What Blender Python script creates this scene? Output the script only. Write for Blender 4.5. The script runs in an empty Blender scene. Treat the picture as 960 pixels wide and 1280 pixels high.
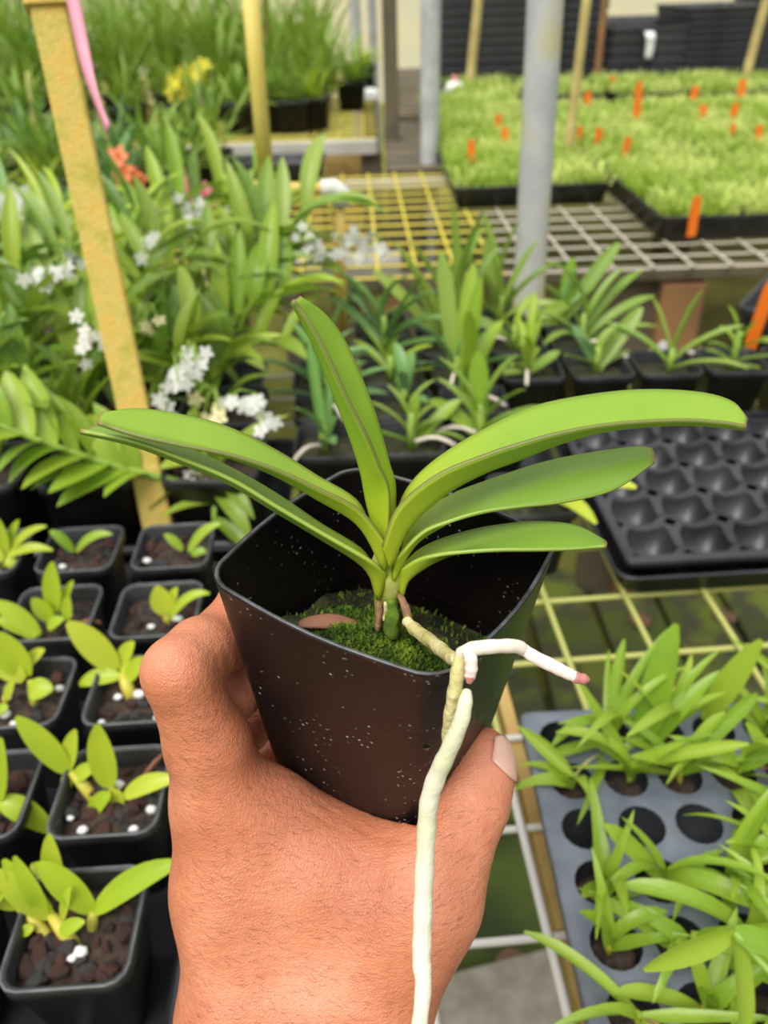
import bpy, bmesh, math, random
import numpy as np
from mathutils import Vector, Matrix

# ------------------------------------------------------------------ camera
FPX = 1000.0                       # focal length for the 960x1280 frame
CAM_H = 1.42                       # lens height above the ground
BENCH = 0.92                       # height of the bench tops
_d = np.array([52.0, 1478.0, FPX]); _d /= np.linalg.norm(_d)     # world down seen from the lens
_up = -_d
_fw = np.array([0, 0, 1.0]) - _d[2] * _d; _fw /= np.linalg.norm(_fw)
_rt = np.cross(_fw, _up)
ROT = np.array([_rt, _fw, _up])
EYE = np.array([0.0, 0.0, CAM_H])

scene = bpy.context.scene
cam_data = bpy.data.cameras.new('camera')
cam = bpy.data.objects.new('camera', cam_data)
scene.collection.objects.link(cam)
cam_data.sensor_fit = 'VERTICAL'
cam_data.sensor_height = 9.8
cam_data.sensor_width = 7.35
cam_data.lens = FPX / 1280.0 * 9.8
cam_data.clip_start = 0.01
cam_data.clip_end = 200
cam_data.dof.use_dof = True
cam_data.dof.focus_distance = 0.228
cam_data.dof.aperture_fstop = 3.5
_m = Matrix.Identity(4)
for _i in range(3):
    _m[_i][0] = ROT[_i][0]; _m[_i][1] = -ROT[_i][1]; _m[_i][2] = -ROT[_i][2]; _m[_i][3] = EYE[_i]
cam.matrix_world = _m
scene.camera = cam

# ------------------------------------------------------------------ light
scene.view_settings.view_transform = 'Standard'
scene.view_settings.look = 'None'
scene.view_settings.gamma = 1.0
scene.view_settings.use_curve_mapping = False
scene.view_settings.exposure = 0.60
world = bpy.data.worlds.new('overcast'); scene.world = world
world.use_nodes = True
_wt = world.node_tree                 # an overcast sky: brightest overhead, a third of that at the horizon
_bg = _wt.nodes['Background']
_bg.inputs['Strength'].default_value = 1.0
_tc = _wt.nodes.new('ShaderNodeTexCoord'); _sp = _wt.nodes.new('ShaderNodeSeparateXYZ'); _rp = _wt.nodes.new('ShaderNodeValToRGB')
_rp.color_ramp.elements[0].position = 0.0; _rp.color_ramp.elements[0].color = (.20, .21, .19, 1)
_rp.color_ramp.elements[1].position = 1.0; _rp.color_ramp.elements[1].color = (1.0, 1.0, 1.0, 1)
_wt.links.new(_tc.outputs['Generated'], _sp.inputs[0]); _wt.links.new(_sp.outputs['Z'], _rp.inputs['Fac']); _wt.links.new(_rp.outputs['Color'], _bg.inputs['Color'])
sun_data = bpy.data.lights.new('sun', 'SUN')
sun_data.energy = 2.2
sun_data.angle = math.radians(35)
sun_data.color = (1.0, 0.96, 0.88)
sun = bpy.data.objects.new('sun', sun_data)
sun.rotation_euler = (math.radians(28), math.radians(-18), 0)
scene.collection.objects.link(sun)

# ------------------------------------------------------------------ helpers
COL = scene.collection
WM = {}
rng = random.Random(7)
R = math.radians


def W(c):
    return Vector(ROT @ np.asarray(c, float) + EYE)


def P(px, py, depth):
    """the point seen at (px, py) at a depth along the lens axis"""
    return W(((px - 480) / FPX * depth, (py - 640) / FPX * depth, depth))


def ray(px, py):
    return ROT @ np.array([(px - 480) / FPX, (py - 640) / FPX, 1.0])


def G(px, py, z):
    """the point seen at (px, py) on the horizontal plane at height z"""
    w = ray(px, py)
    return Vector(w * ((z - CAM_H) / w[2]) + EYE)


def V(px, py, y):
    """the point seen at (px, py) on the upright plane y metres ahead"""
    w = ray(px, py)
    return Vector(w * (y / w[1]) + EYE)


def mesh(name, verts, faces, mat=None, smooth=True):
    me = bpy.data.meshes.new(name)
    me.from_pydata([tuple(v) for v in verts], [], [tuple(f) for f in faces])
    if smooth:
        me.polygons.foreach_set('use_smooth', [True] * len(me.polygons))
    if mat:
        me.materials.append(mat)
    me.update()
    return me


def link(name, data, parent=None, M=None):
    o = bpy.data.objects.new(name, data)
    COL.objects.link(o)
    M = M if M is not None else Matrix.Identity(4)
    if parent is not None:
        o.parent = parent
        o.matrix_basis = WM[parent].inverted() @ M
    else:
        o.matrix_basis = M
    WM[o] = M
    return o


def thing(name, label, cat, loc, rz=0.0, group=None):
    o = link(name, None, None, Matrix.Translation(Vector(loc)) @ Matrix.Rotation(rz, 4, 'Z'))
    o.empty_display_size = 0.01
    return tag(o, label, cat, group)


def tag(o, label, cat=None, group=None, kind=None):
    if label:
        o['label'] = label
        if len(label.split()) > 16: print('LONG', len(label.split()), label)
    if cat: o['category'] = cat
    if group: o['group'] = group
    if kind: o['kind'] = kind
    return o


def part(name, verts, faces, mat, parent, smooth=True):
    """a part from points given in world space"""
    Mi = WM[parent].inverted()
    me = mesh(name, [Mi @ Vector(v) for v in verts], faces, mat, smooth)
    return link(name, me, parent, WM[parent].copy())


def place(name, me, parent, M, mat=None):
    """a part that shares mesh data; M is its world matrix"""
    return link(name, me, parent, M)


def copy_of(o, M, label=None, group=None):
    """a copy of a thing with its parts and their sub-parts"""
    def rec(src, par):
        c = src.copy(); COL.objects.link(c)
        if par is not None:
            c.parent = par
            WM[c] = WM[par] @ c.matrix_basis
        for ch in list(src.children):
            rec(ch, c)
        return c
    c = src_c = None
    c = o.copy(); COL.objects.link(c); c.matrix_basis = M; WM[c] = M
    for ch in list(o.children):
        rec(ch, c)
    if label: c['label'] = label
    if group: c['group'] = group
    return c


class MB:
    """collects shapes into one mesh"""
    def __init__(s): s.v = []; s.f = []

    def add(s, v, f):
        n = len(s.v); s.v += [tuple(x) for x in v]; s.f += [tuple(i + n for i in q) for q in f]

    def box(s, lo, hi, M=None):
        x0, y0, z0 = lo; x1, y1, z1 = hi
        v = [(x0, y0, z0), (x1, y0, z0), (x1, y1, z0), (x0, y1, z0), (x0, y0, z1), (x1, y0, z1), (x1, y1, z1), (x0, y1, z1)]
        if M is not None: v = [M @ Vector(p) for p in v]
        s.add(v, [(0, 3, 2, 1), (4, 5, 6, 7), (0, 1, 5, 4), (1, 2, 6, 5), (2, 3, 7, 6), (3, 0, 4, 7)])

    def tube(s, pts, rad, n=10, cap=True, flat=1.0):
        v, f = tube_data(pts, rad, n, cap, flat); s.add(v, f)


def tube_data(pts, rad, n=10, cap=True, flat=1.0):
    pts = [Vector(p) for p in pts]
    if not hasattr(rad, '__len__'): rad = [rad] * len(pts)
    v, f = [], []
    ref = None
    for i, p in enumerate(pts):
        t = (pts[min(i + 1, len(pts) - 1)] - pts[max(i - 1, 0)]).normalized()
        if ref is None:
            ref = Vector((0, 0, 1)) if abs(t.z) < .9 else Vector((1, 0, 0))
        a = (ref - t * ref.dot(t)).normalized(); b = t.cross(a); ref = a
        for k in range(n):
            w = 2 * math.pi * k / n
            v.append(p + a * (math.cos(w) * rad[i]) + b * (math.sin(w) * rad[i] * flat))
    for i in range(len(pts) - 1):
        for k in range(n):
            k2 = (k + 1) % n
            f.append((i * n + k, i * n + k2, (i + 1) * n + k2, (i + 1) * n + k))
    if cap:
        f.append(tuple(range(n))[::-1]); f.append(tuple(range((len(pts) - 1) * n, len(pts) * n)))
    return v, f


def crom(pts, n):
    """n points along a Catmull-Rom curve through pts (any dimension)"""
    p = np.asarray([tuple(q) for q in pts], float)
    p = np.vstack([2 * p[0] - p[1], p, 2 * p[-1] - p[-2]])
    m = len(p) - 3
    out = []
    for s in np.linspace(0, m - 1e-9, n):
        i = int(s); t = s - i
        a, b, c, d = p[i], p[i + 1], p[i + 2], p[i + 3]
        out.append(.5 * (2 * b + (c - a) * t + (2 * a - 5 * b + 4 * c - d) * t * t + (3 * b - a - 3 * c + d) * t ** 3))
    return np.array(out)


# ------------------------------------------------------------------ materials
def mat(name, color, rough=.5, color2=None, scale=20., detail=3., bump=0., bscale=60., spec=.5, rand=None, trans=0., ramp=(.35, .65), coord='Object', sss=0., metallic=0., color3=None):
    """principled surface; colour is a noise mix of color and color2, optionally blended to rand per object"""
    m = bpy.data.materials.new(name); m.use_nodes = True
    nt = m.node_tree; N = nt.nodes; L = nt.links
    b = N['Principled BSDF']; out = N['Material Output']
    b.inputs['Roughness'].default_value = rough
    b.inputs['Specular IOR Level'].default_value = spec
    b.inputs['Metallic'].default_value = metallic
    tc = N.new('ShaderNodeTexCoord')
    src = tc.outputs[coord]
    if coord == 'World':
        pass
    cs = None
    c1 = (*color, 1)
    if color2:
        nz = N.new('ShaderNodeTexNoise'); nz.inputs['Scale'].default_value = scale; nz.inputs['Detail'].default_value = detail
        L.new(src, nz.inputs['Vector'])
        rp = N.new('ShaderNodeValToRGB')
        rp.color_ramp.elements[0].position = ramp[0]; rp.color_ramp.elements[1].position = ramp[1]
        rp.color_ramp.elements[0].color = c1; rp.color_ramp.elements[1].color = (*color2, 1)
        if color3:
            e = rp.color_ramp.elements.new((ramp[0] + ramp[1]) / 2); e.color = (*color3, 1)
        L.new(nz.outputs['Fac'], rp.inputs['Fac'])
        cs = rp.outputs['Color']
    if rand:
        oi = N.new('ShaderNodeObjectInfo')
        mx = N.new('ShaderNodeMix'); mx.data_type = 'RGBA'
        L.new(oi.outputs['Random'], mx.inputs['Factor'])
        if cs: L.new(cs, mx.inputs['A'])
        else: mx.inputs['A'].default_value = c1
        mx.inputs['B'].default_value = (*rand, 1)
        cs = mx.outputs['Result']
    if cs: L.new(cs, b.inputs['Base Color'])
    else: b.inputs['Base Color'].default_value = c1
    if bump:
        bn = N.new('ShaderNodeTexNoise'); bn.inputs['Scale'].default_value = bscale; bn.inputs['Detail'].default_value = 4
        L.new(src, bn.inputs['Vector'])
        bp = N.new('ShaderNodeBump'); bp.inputs['Strength'].default_value = bump; bp.inputs['Distance'].default_value = .002
        L.new(bn.outputs['Fac'], bp.inputs['Height']); L.new(bp.outputs['Normal'], b.inputs['Normal'])
    if sss:
        b.inputs['Subsurface Weight'].default_value = sss
        b.inputs['Subsurface Radius'].default_value = (.004, .0015, .0008)
        b.inputs['Subsurface Scale'].default_value = 1.0
    if trans:
        tr = N.new('ShaderNodeBsdfTranslucent'); ms = N.new('ShaderNodeMixShader'); ms.inputs[0].default_value = trans
        if cs: L.new(cs, tr.inputs['Color'])
        else: tr.inputs['Color'].default_value = c1
        L.new(b.outputs[0], ms.inputs[1]); L.new(tr.outputs[0], ms.inputs[2]); L.new(ms.outputs[0], out.inputs['Surface'])
    return m


M = {}
M['plastic'] = mat('black_plastic', (.011, .011, .013), .42, (.03, .03, .034), 30, bump=.08, bscale=200)
M['tray'] = mat('black_tray_plastic', (.014, .014, .017), .4, (.034, .035, .042), 18, bump=.05, bscale=80)
M['stacktray'] = mat('stack_tray_plastic', (.045, .047, .055), .4, (.075, .078, .09), 6)
M['graytray'] = mat('grey_tray_plastic', (.10, .115, .145), .42, (.15, .17, .21), 40, bump=.05)
M['soil'] = mat('potting_mix', (.012, .008, .006), .9, (.06, .036, .024), 160, bump=.8, bscale=300)
M['lava'] = mat('lava_rock', (.10, .036, .024), .9, (.20, .085, .06), 90, bump=.9, bscale=250, rand=(.07, .035, .03))
M['grit'] = mat('dark_grit', (.02, .02, .022), .8, (.055, .05, .05), 60, bump=.5, bscale=200)
M['perlite'] = mat('perlite', (.85, .85, .83), .8, (.7, .7, .68), 60, bump=.3)
M['bark'] = mat('bark_chip', (.30, .13, .075), .75, (.16, .07, .04), 60, bump=.4)
M['lime'] = mat('lime_leaf', (.44, .58, .03), .38, (.33, .50, .025), 25, rand=(.55, .62, .05), trans=.32)
M['cane_yellow'] = mat('yellow_stem', (.60, .52, .07), .45, (.42, .46, .06), 40, trans=.1)
M['seedling'] = mat('seedling_leaf', (.17, .34, .02), .36, (.29, .44, .035), 18, rand=(.36, .50, .045), trans=.3)
M['strap'] = mat('strap_leaf', (.14, .28, .03), .4, (.24, .38, .05), 14, rand=(.33, .44, .08), trans=.28)
M['bluegreen'] = mat('bluish_strap_leaf', (.12, .25, .09), .42, (.19, .33, .13), 14, rand=(.16, .34, .06), trans=.22)
M['dend'] = mat('cane_leaf', (.045, .13, .014), .4, (.15, .28, .025), 12, rand=(.38, .50, .05), trans=.3)
M['dend_stem'] = mat('cane_stem', (.30, .42, .06), .5, (.22, .36, .05), 30)
M['grass'] = mat('grassy_seedlings', (.34, .50, .05), .5, (.62, .72, .20), 6, trans=.35, ramp=(.4, .62))
M['backleaf'] = mat('back_foliage', (.12, .25, .025), .5, (.32, .45, .05), 7, rand=(.26, .40, .045), trans=.3)
M['flower'] = mat('white_petals', (.92, .92, .90), .5, (.88, .88, .85), 30, trans=.48)
M['cream'] = mat('cream_flower', (.72, .66, .36), .5, trans=.2)
M['pink'] = mat('pink_petals', (.78, .30, .33), .5, trans=.2)
M['orange_petal'] = mat('orange_petals', (.78, .22, .07), .5, trans=.2)
M['yellow_petal'] = mat('yellow_petals', (.75, .68, .06), .5, trans=.2)
M['tag'] = mat('orange_tag', (.90, .20, .012), .45, (.80, .16, .01), 30)
M['tape'] = mat('pink_tape', (.87, .40, .50), .4, (.80, .34, .44), 30, trans=.25)
M['galv'] = mat('galvanised_pipe', (.42, .43, .45), .45, (.60, .61, .62), 16, bump=.05, metallic=.2, color3=(.50, .52, .54))
M['galv_stain'] = mat('stained_pipe', (.43, .44, .46), .5, (.58, .54, .30), 9, metallic=.15, color3=(.54, .55, .55), detail=6)
M['pvc'] = mat('yellowed_pipe', (.62, .48, .08), .5, (.72, .58, .16), 10)
M['pvc_orange'] = mat('orange_stained_pipe', (.66, .42, .07), .5, (.74, .55, .14), 12)
M['stake'] = mat('algae_stained_stake', (.46, .39, .065), .7, (.66, .42, .08), 60, detail=8, bump=.8, bscale=400, color3=(.60, .46, .12), ramp=(.3, .68), spec=.25)
M['cane'] = mat('weathered_cane', (.60, .50, .20), .6, (.42, .33, .12), 14)
M['whitepvc'] = mat('white_fitting', (.85, .84, .80), .5)
M['wood'] = mat('brown_timber', (.30, .155, .06), .75, (.20, .10, .045), 6, bump=.3, bscale=40)
M['darkwood'] = mat('dark_timber', (.09, .075, .05), .8, (.15, .12, .07), 8, bump=.3)
M['greywood'] = mat('grey_beam', (.42, .40, .35), .7, (.50, .49, .45), 8)
M['tanrail'] = mat('tan_rail', (.34, .21, .06), .7, (.48, .33, .11), 14, bump=.2)
M['wire'] = mat('white_wire', (.50, .48, .45), .5, (.62, .60, .56), 40)
M['wiremoss'] = mat('algae_wire', (.46, .46, .12), .6, (.36, .38, .12), 20)
M['wireyellow'] = mat('yellow_wire', (.72, .58, .04), .6, (.62, .54, .10), 12)
M['wiretan'] = mat('tan_wire', (.50, .44, .32), .6, (.58, .54, .46), 12)
M['mossfloor'] = mat('mossy_ground', (.018, .030, .006), .95, (.075, .105, .012), 5, detail=6, bump=.6, bscale=20)  # dark tones carry the shade below the near bench
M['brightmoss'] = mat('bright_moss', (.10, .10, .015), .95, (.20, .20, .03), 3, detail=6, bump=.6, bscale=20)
M['mossboard'] = mat('mossy_board', (.075, .105, .010), .95, (.14, .17, .02), 8, detail=6, bump=.7, bscale=60, color3=(.06, .06, .03))
M['concrete'] = mat('paver_concrete', (.17, .155, .12), .9, (.25, .235, .19), 30, bump=.5)
M['leaflitter'] = mat('leaf_litter', (.13, .07, .035), .9, (.2, .12, .07), 30)
M['moss'] = mat('cushion_moss', (.035, .085, .004), .9, (.20, .28, .015), 160, color3=(.09, .17, .008), rand=None)
M['mossdark'] = mat('dark_peat', (.012, .012, .005), .95, (.05, .05, .015), 160, bump=.8, bscale=300)
M['cloth'] = mat('pale_cloth_wall', (.74, .68, .46), .9, (.66, .62, .48), .8)
M['white'] = mat('white_plastic', (.82, .82, .82), .5)
M['root'] = mat('white_root', (.72, .60, .53), .7, (.82, .74, .66), 60, bump=.25, bscale=300, color3=(.76, .68, .56))
M['rootgreen'] = mat('long_root', (.60, .60, .38), .65, (.74, .68, .56), 40, bump=.3, bscale=300, color3=(.66, .66, .46), sss=0)
M['rootold'] = mat('old_root', (.44, .39, .15), .75, (.70, .62, .36), 90, bump=.7, bscale=350, color3=(.56, .50, .21))
M['rootpink'] = mat('pink_root', (.80, .62, .58), .6, (.84, .72, .66), 70, bump=.2, bscale=300)
M['roottip'] = mat('root_tip', (.42, .14, .13), .55, (.52, .22, .19), 80)
M['sheath'] = mat('dry_sheath', (.21, .10, .055), .8, (.36, .22, .10), 120, bump=.6, bscale=300)
M['stem'] = mat('stem_green', (.30, .38, .03), .5, (.50, .48, .16), 110, color3=(.35, .43, .04), bump=.2, bscale=200)


def hero_leaf_mat(name, ca, cb, edge=(.16, .10, .06)):
    """leaf with fine lengthwise veins, a darker edge line and a paler keel, read from the leaf's own uv"""
    m = bpy.data.materials.new(name); m.use_nodes = True
    nt = m.node_tree; N = nt.nodes; L = nt.links
    b = N['Principled BSDF']; out = N['Material Output']
    b.inputs['Roughness'].default_value = .36
    uv = N.new('ShaderNodeUVMap'); uv.uv_map = 'UVMap'
    sp = N.new('ShaderNodeSeparateXYZ'); L.new(uv.outputs['UV'], sp.inputs[0])
    tc = N.new('ShaderNodeTexCoord')
    nz = N.new('ShaderNodeTexNoise'); nz.inputs['Scale'].default_value = 60; nz.inputs['Detail'].default_value = 4
    L.new(tc.outputs['Object'], nz.inputs['Vector'])
    mx = N.new('ShaderNodeMix'); mx.data_type = 'RGBA'
    mx.inputs['A'].default_value = (*ca, 1); mx.inputs['B'].default_value = (*cb, 1)
    L.new(nz.outputs['Fac'], mx.inputs['Factor'])
    # yellower towards the leaf base (u = 0)
    rb = N.new('ShaderNodeValToRGB'); rb.color_ramp.elements[0].position = 0; rb.color_ramp.elements[1].position = .42
    rb.color_ramp.elements[0].color = (1, 1, 1, 1); rb.color_ramp.elements[1].color = (0, 0, 0, 1)
    L.new(sp.outputs['X'], rb.inputs['Fac'])
    mb = N.new('ShaderNodeMix'); mb.data_type = 'RGBA'; mb.inputs['B'].default_value = (.48, .60, .03, 1)
    L.new(rb.outputs['Color'], mb.inputs['Factor']); L.new(mx.outputs['Result'], mb.inputs['A'])
    # dusty purple line along the margins
    ed = N.new('ShaderNodeMath'); ed.operation = 'SUBTRACT'; ed.inputs[1].default_value = .5; L.new(sp.outputs['Y'], ed.inputs[0])
    ab = N.new('ShaderNodeMath'); ab.operation = 'ABSOLUTE'; L.new(ed.outputs[0], ab.inputs[0])
    re = N.new('ShaderNodeValToRGB'); re.color_ramp.elements[0].position = .484; re.color_ramp.elements[1].position = .499
    re.color_ramp.elements[0].color = (0, 0, 0, 1); re.color_ramp.elements[1].color = (.62, .62, .62, 1)
    L.new(ab.outputs[0], re.inputs['Fac'])
    me_ = N.new('ShaderNodeMix'); me_.data_type = 'RGBA'; me_.inputs['B'].default_value = (*edge, 1)
    L.new(re.outputs['Color'], me_.inputs['Factor']); L.new(mb.outputs['Result'], me_.inputs['A'])
    # brown nick at the very tip
    rt = N.new('ShaderNodeValToRGB'); rt.color_ramp.elements[0].position = .985; rt.color_ramp.elements[1].position = 1.0
    rt.color_ramp.elements[0].color = (0, 0, 0, 1); rt.color_ramp.elements[1].color = (1, 1, 1, 1)
    L.new(sp.outputs['X'], rt.inputs['Fac'])
    mt = N.new('ShaderNodeMix'); mt.data_type = 'RGBA'; mt.inputs['B'].default_value = (.34, .18, .07, 1)
    L.new(rt.outputs['Color'], mt.inputs['Factor']); L.new(me_.outputs['Result'], mt.inputs['A'])
    col = mt.outputs['Result']
    L.new(col, b.inputs['Base Color'])
    wv = N.new('ShaderNodeMath'); wv.operation = 'MULTIPLY'; wv.inputs[1].default_value = 190; L.new(sp.outputs['Y'], wv.inputs[0])
    sn = N.new('ShaderNodeMath'); sn.operation = 'SINE'; L.new(wv.outputs[0], sn.inputs[0])
    bp = N.new('ShaderNodeBump'); bp.inputs['Strength'].default_value = .12; bp.inputs['Distance'].default_value = .0006
    L.new(sn.outputs[0], bp.inputs['Height']); L.new(bp.outputs['Normal'], b.inputs['Normal'])
    tr = N.new('ShaderNodeBsdfTranslucent'); ms = N.new('ShaderNodeMixShader'); ms.inputs[0].default_value = .24
    L.new(col, tr.inputs['Color']); L.new(b.outputs[0], ms.inputs[1]); L.new(tr.outputs[0], ms.inputs[2])
    L.new(ms.outputs[0], out.inputs['Surface'])
    return m


M['hero'] = hero_leaf_mat('orchid_leaf', (.21, .385, .025), (.31, .48, .035))
M['hero_plain'] = hero_leaf_mat('orchid_leaf_pale_edge', (.19, .36, .035), (.27, .44, .055), (.45, .58, .12))


def pot_mat():
    """thin black plastic with a brownish cast and chalky mineral flecks"""
    m = mat('held_pot_plastic', (.007, .0045, .0045), .40, (.010, .0065, .0065), 14, bump=.10, bscale=260, spec=.28)
    nt = m.node_tree; N = nt.nodes; L = nt.links
    b = N['Principled BSDF']; tc = [n for n in N if n.type == 'TEX_COORD'][0]
    old = b.inputs['Base Color'].links[0].from_socket
    vo = N.new('ShaderNodeTexVoronoi'); vo.inputs['Scale'].default_value = 420
    L.new(tc.outputs['Object'], vo.inputs['Vector'])
    r1 = N.new('ShaderNodeValToRGB'); r1.color_ramp.elements[0].position = .10; r1.color_ramp.elements[1].position = .22
    r1.color_ramp.elements[0].color = (1, 1, 1, 1); r1.color_ramp.elements[1].color = (0, 0, 0, 1)
    L.new(vo.outputs['Distance'], r1.inputs['Fac'])
    nz = N.new('ShaderNodeTexNoise'); nz.inputs['Scale'].default_value = 75; nz.inputs['Detail'].default_value = 5
    L.new(tc.outputs['Object'], nz.inputs['Vector'])
    r2 = N.new('ShaderNodeValToRGB'); r2.color_ramp.elements[0].position = .52; r2.color_ramp.elements[1].position = .66
    r2.color_ramp.elements[0].color = (0, 0, 0, 1); r2.color_ramp.elements[1].color = (.75, .75, .75, 1)
    L.new(nz.outputs['Fac'], r2.inputs['Fac'])
    mu = N.new('ShaderNodeMath'); mu.operation = 'MULTIPLY'
    L.new(r1.outputs['Color'], mu.inputs[0]); L.new(r2.outputs['Color'], mu.inputs[1])
    mx = N.new('ShaderNodeMix'); mx.data_type = 'RGBA'; mx.inputs['B'].default_value = (.55, .56, .58, 1)
    L.new(mu.outputs[0], mx.inputs['Factor']); L.new(old, mx.inputs['A'])
    L.new(mx.outputs['Result'], b.inputs['Base Color'])
    return m


M['pot'] = pot_mat()


def skin_mat():
    m = mat('skin', (.52, .175, .085), .5, (.66, .255, .145), 45, detail=6, sss=.12, color3=(.585, .21, .108))
    nt = m.node_tree; N = nt.nodes; L = nt.links
    b = N['Principled BSDF']; tc = [n for n in N if n.type == 'TEX_COORD'][0]
    mp = N.new('ShaderNodeMapping'); mp.inputs['Scale'].default_value = (1, 1, 1)
    L.new(tc.outputs['Object'], mp.inputs['Vector'])
    v1 = N.new('ShaderNodeTexVoronoi'); v1.inputs['Scale'].default_value = 1000; v1.feature = 'DISTANCE_TO_EDGE'
    L.new(mp.outputs[0], v1.inputs['Vector'])
    n1 = N.new('ShaderNodeTexNoise'); n1.inputs['Scale'].default_value = 420; n1.inputs['Detail'].default_value = 3
    L.new(mp.outputs[0], n1.inputs['Vector'])
    ad = N.new('ShaderNodeMath'); ad.operation = 'ADD'
    L.new(v1.outputs['Distance'], ad.inputs[0]); L.new(n1.outputs['Fac'], ad.inputs[1])
    # fine skin lines that run across the wrist and the back of the hand
    m2 = N.new('ShaderNodeMapping'); m2.inputs['Scale'].default_value = (110, 620, 620); m2.inputs['Rotation'].default_value = (0, .15, .12)
    L.new(tc.outputs['Object'], m2.inputs['Vector'])
    n2 = N.new('ShaderNodeTexNoise'); n2.inputs['Scale'].default_value = 1.0; n2.inputs['Detail'].default_value = 3
    L.new(m2.outputs[0], n2.inputs['Vector'])
    a2 = N.new('ShaderNodeMath'); a2.operation = 'ADD'; L.new(ad.outputs[0], a2.inputs[0]); L.new(n2.outputs['Fac'], a2.inputs[1])
    bp = N.new('ShaderNodeBump'); bp.inputs['Strength'].default_value = .55; bp.inputs['Distance'].default_value = .0006
    L.new(a2.outputs[0], bp.inputs['Height']); L.new(bp.outputs['Normal'], b.inputs['Normal'])
    b.inputs['Roughness'].default_value = .48
    # browner patches over the knuckles and the wrist
    n3 = N.new('ShaderNodeTexNoise'); n3.inputs['Scale'].default_value = 26; n3.inputs['Detail'].default_value = 5
    L.new(tc.outputs['Object'], n3.inputs['Vector'])
    r3_ = N.new('ShaderNodeValToRGB'); r3_.color_ramp.elements[0].position = .46; r3_.color_ramp.elements[1].position = .72
    r3_.color_ramp.elements[0].color = (0, 0, 0, 1); r3_.color_ramp.elements[1].color = (.5, .5, .5, 1)
    L.new(n3.outputs['Fac'], r3_.inputs['Fac'])
    old = b.inputs['Base Color'].links[0].from_socket
    mx = N.new('ShaderNodeMix'); mx.data_type = 'RGBA'; mx.inputs['B'].default_value = (.36, .105, .055, 1)
    L.new(r3_.outputs['Color'], mx.inputs['Factor']); L.new(old, mx.inputs['A']); L.new(mx.outputs['Result'], b.inputs['Base Color'])
    return m


M['skin'] = skin_mat()
M['nail'] = mat('nail', (.70, .40, .31), .3, (.76, .48, .38), 60, sss=.1)
M['hair'] = mat('hair', (.10, .045, .025), .5)
# ------------------------------------------------------------------ the setting
fl = link('floor', mesh('floor', [(-14, -3, 0), (14, -3, 0), (14, 14, 0), (-14, 14, 0)], [(0, 1, 2, 3)], M['brightmoss'], False))
tag(fl, 'mossy yellow-green ground under and between the benches', kind='structure')
# ground under the near bench, its shade put into a darker moss colour
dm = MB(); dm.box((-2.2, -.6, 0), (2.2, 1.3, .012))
part('shaded_ground', dm.v, dm.f, M['mossfloor'], fl, False)
# mossy boards that lie on the ground, running away from the camera
for k in range(9):
    x0 = -.32 + k * .172 + rng.uniform(-.006, .006)
    b = MB(); b.box((x0, .93 + rng.uniform(-.05, .04), .012), (x0 + .150, 1.72 + rng.uniform(-.03, .03), .040 + rng.uniform(0, .012)))
    part('board', b.v, b.f, M['mossboard'], fl, False)
# two concrete pavers beside each other
for k, (dx, y0, y1) in enumerate(((0, .50, .655), (0, .33, .49))):
    Mr = Matrix.Translation((.17, 0, 0)) @ Matrix.Rotation(R(12), 4, 'Z')
    b = MB(); b.box((-.16, y0, .012), (.26, y1, .075), Mr)
    part('paver', b.v, b.f, M['concrete'], fl, False)
wl = MB(); wl.box((-14, 11.6, 0), (14, 11.7, 4.2))
tag(link('wall_back', mesh('wall_back', wl.v, wl.f, M['cloth'], False)), 'pale cloth wall at the far end of the greenhouse', kind='structure')

# ------------------------------------------------------------------ wire benches
TH = R(3.2)                        # the near bench is turned a little
E1 = Vector((math.cos(TH), math.sin(TH), 0)); E2 = Vector((-math.sin(TH), math.cos(TH), 0))
wire_v, wire_f = tube_data([(0, 0, 0), (1, 0, 0)], 1.0, 8)
WIREM = {k: mesh('wire', wire_v, wire_f, M[k]) for k in ('wire', 'wiremoss', 'wireyellow', 'wiretan')}


def wire_between(a, b, rad, key, parent):
    a = Vector(a); b = Vector(b); d = b - a
    q = Vector((1, 0, 0)).rotation_difference(d.normalized()).to_matrix().to_4x4()
    place('wire', WIREM[key], parent, Matrix.Translation(a) @ q @ Matrix.Diagonal((d.length, rad, rad, 1)))


def beam(name, a, b, w, h, m, parent=None):
    """a sawn timber from a to b, w across and h deep"""
    a = Vector(a); b = Vector(b); d = (b - a)
    q = d.to_track_quat('X', 'Z').to_matrix().to_4x4()
    o = MB(); L_ = d.length; c = min(w, h) * .08
    # chamfered prism
    prof = [(-w / 2 + c, -h / 2), (w / 2 - c, -h / 2), (w / 2, -h / 2 + c), (w / 2, h / 2 - c), (w / 2 - c, h / 2), (-w / 2 + c, h / 2), (-w / 2, h / 2 - c), (-w / 2, -h / 2 + c)]
    v = [(0, y, z) for y, z in prof] + [(L_, y, z) for y, z in prof]
    f = [(i, (i + 1) % 8, 8 + (i + 1) % 8, 8 + i) for i in range(8)] + [tuple(range(8))[::-1], tuple(range(8, 16))]
    Mx = Matrix.Translation(a) @ q
    v = [Mx @ Vector(p) for p in v]
    if parent is not None:
        return part(name, v, f, m, parent, False)
    return link(name, mesh(name, v, f, m, False))


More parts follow.
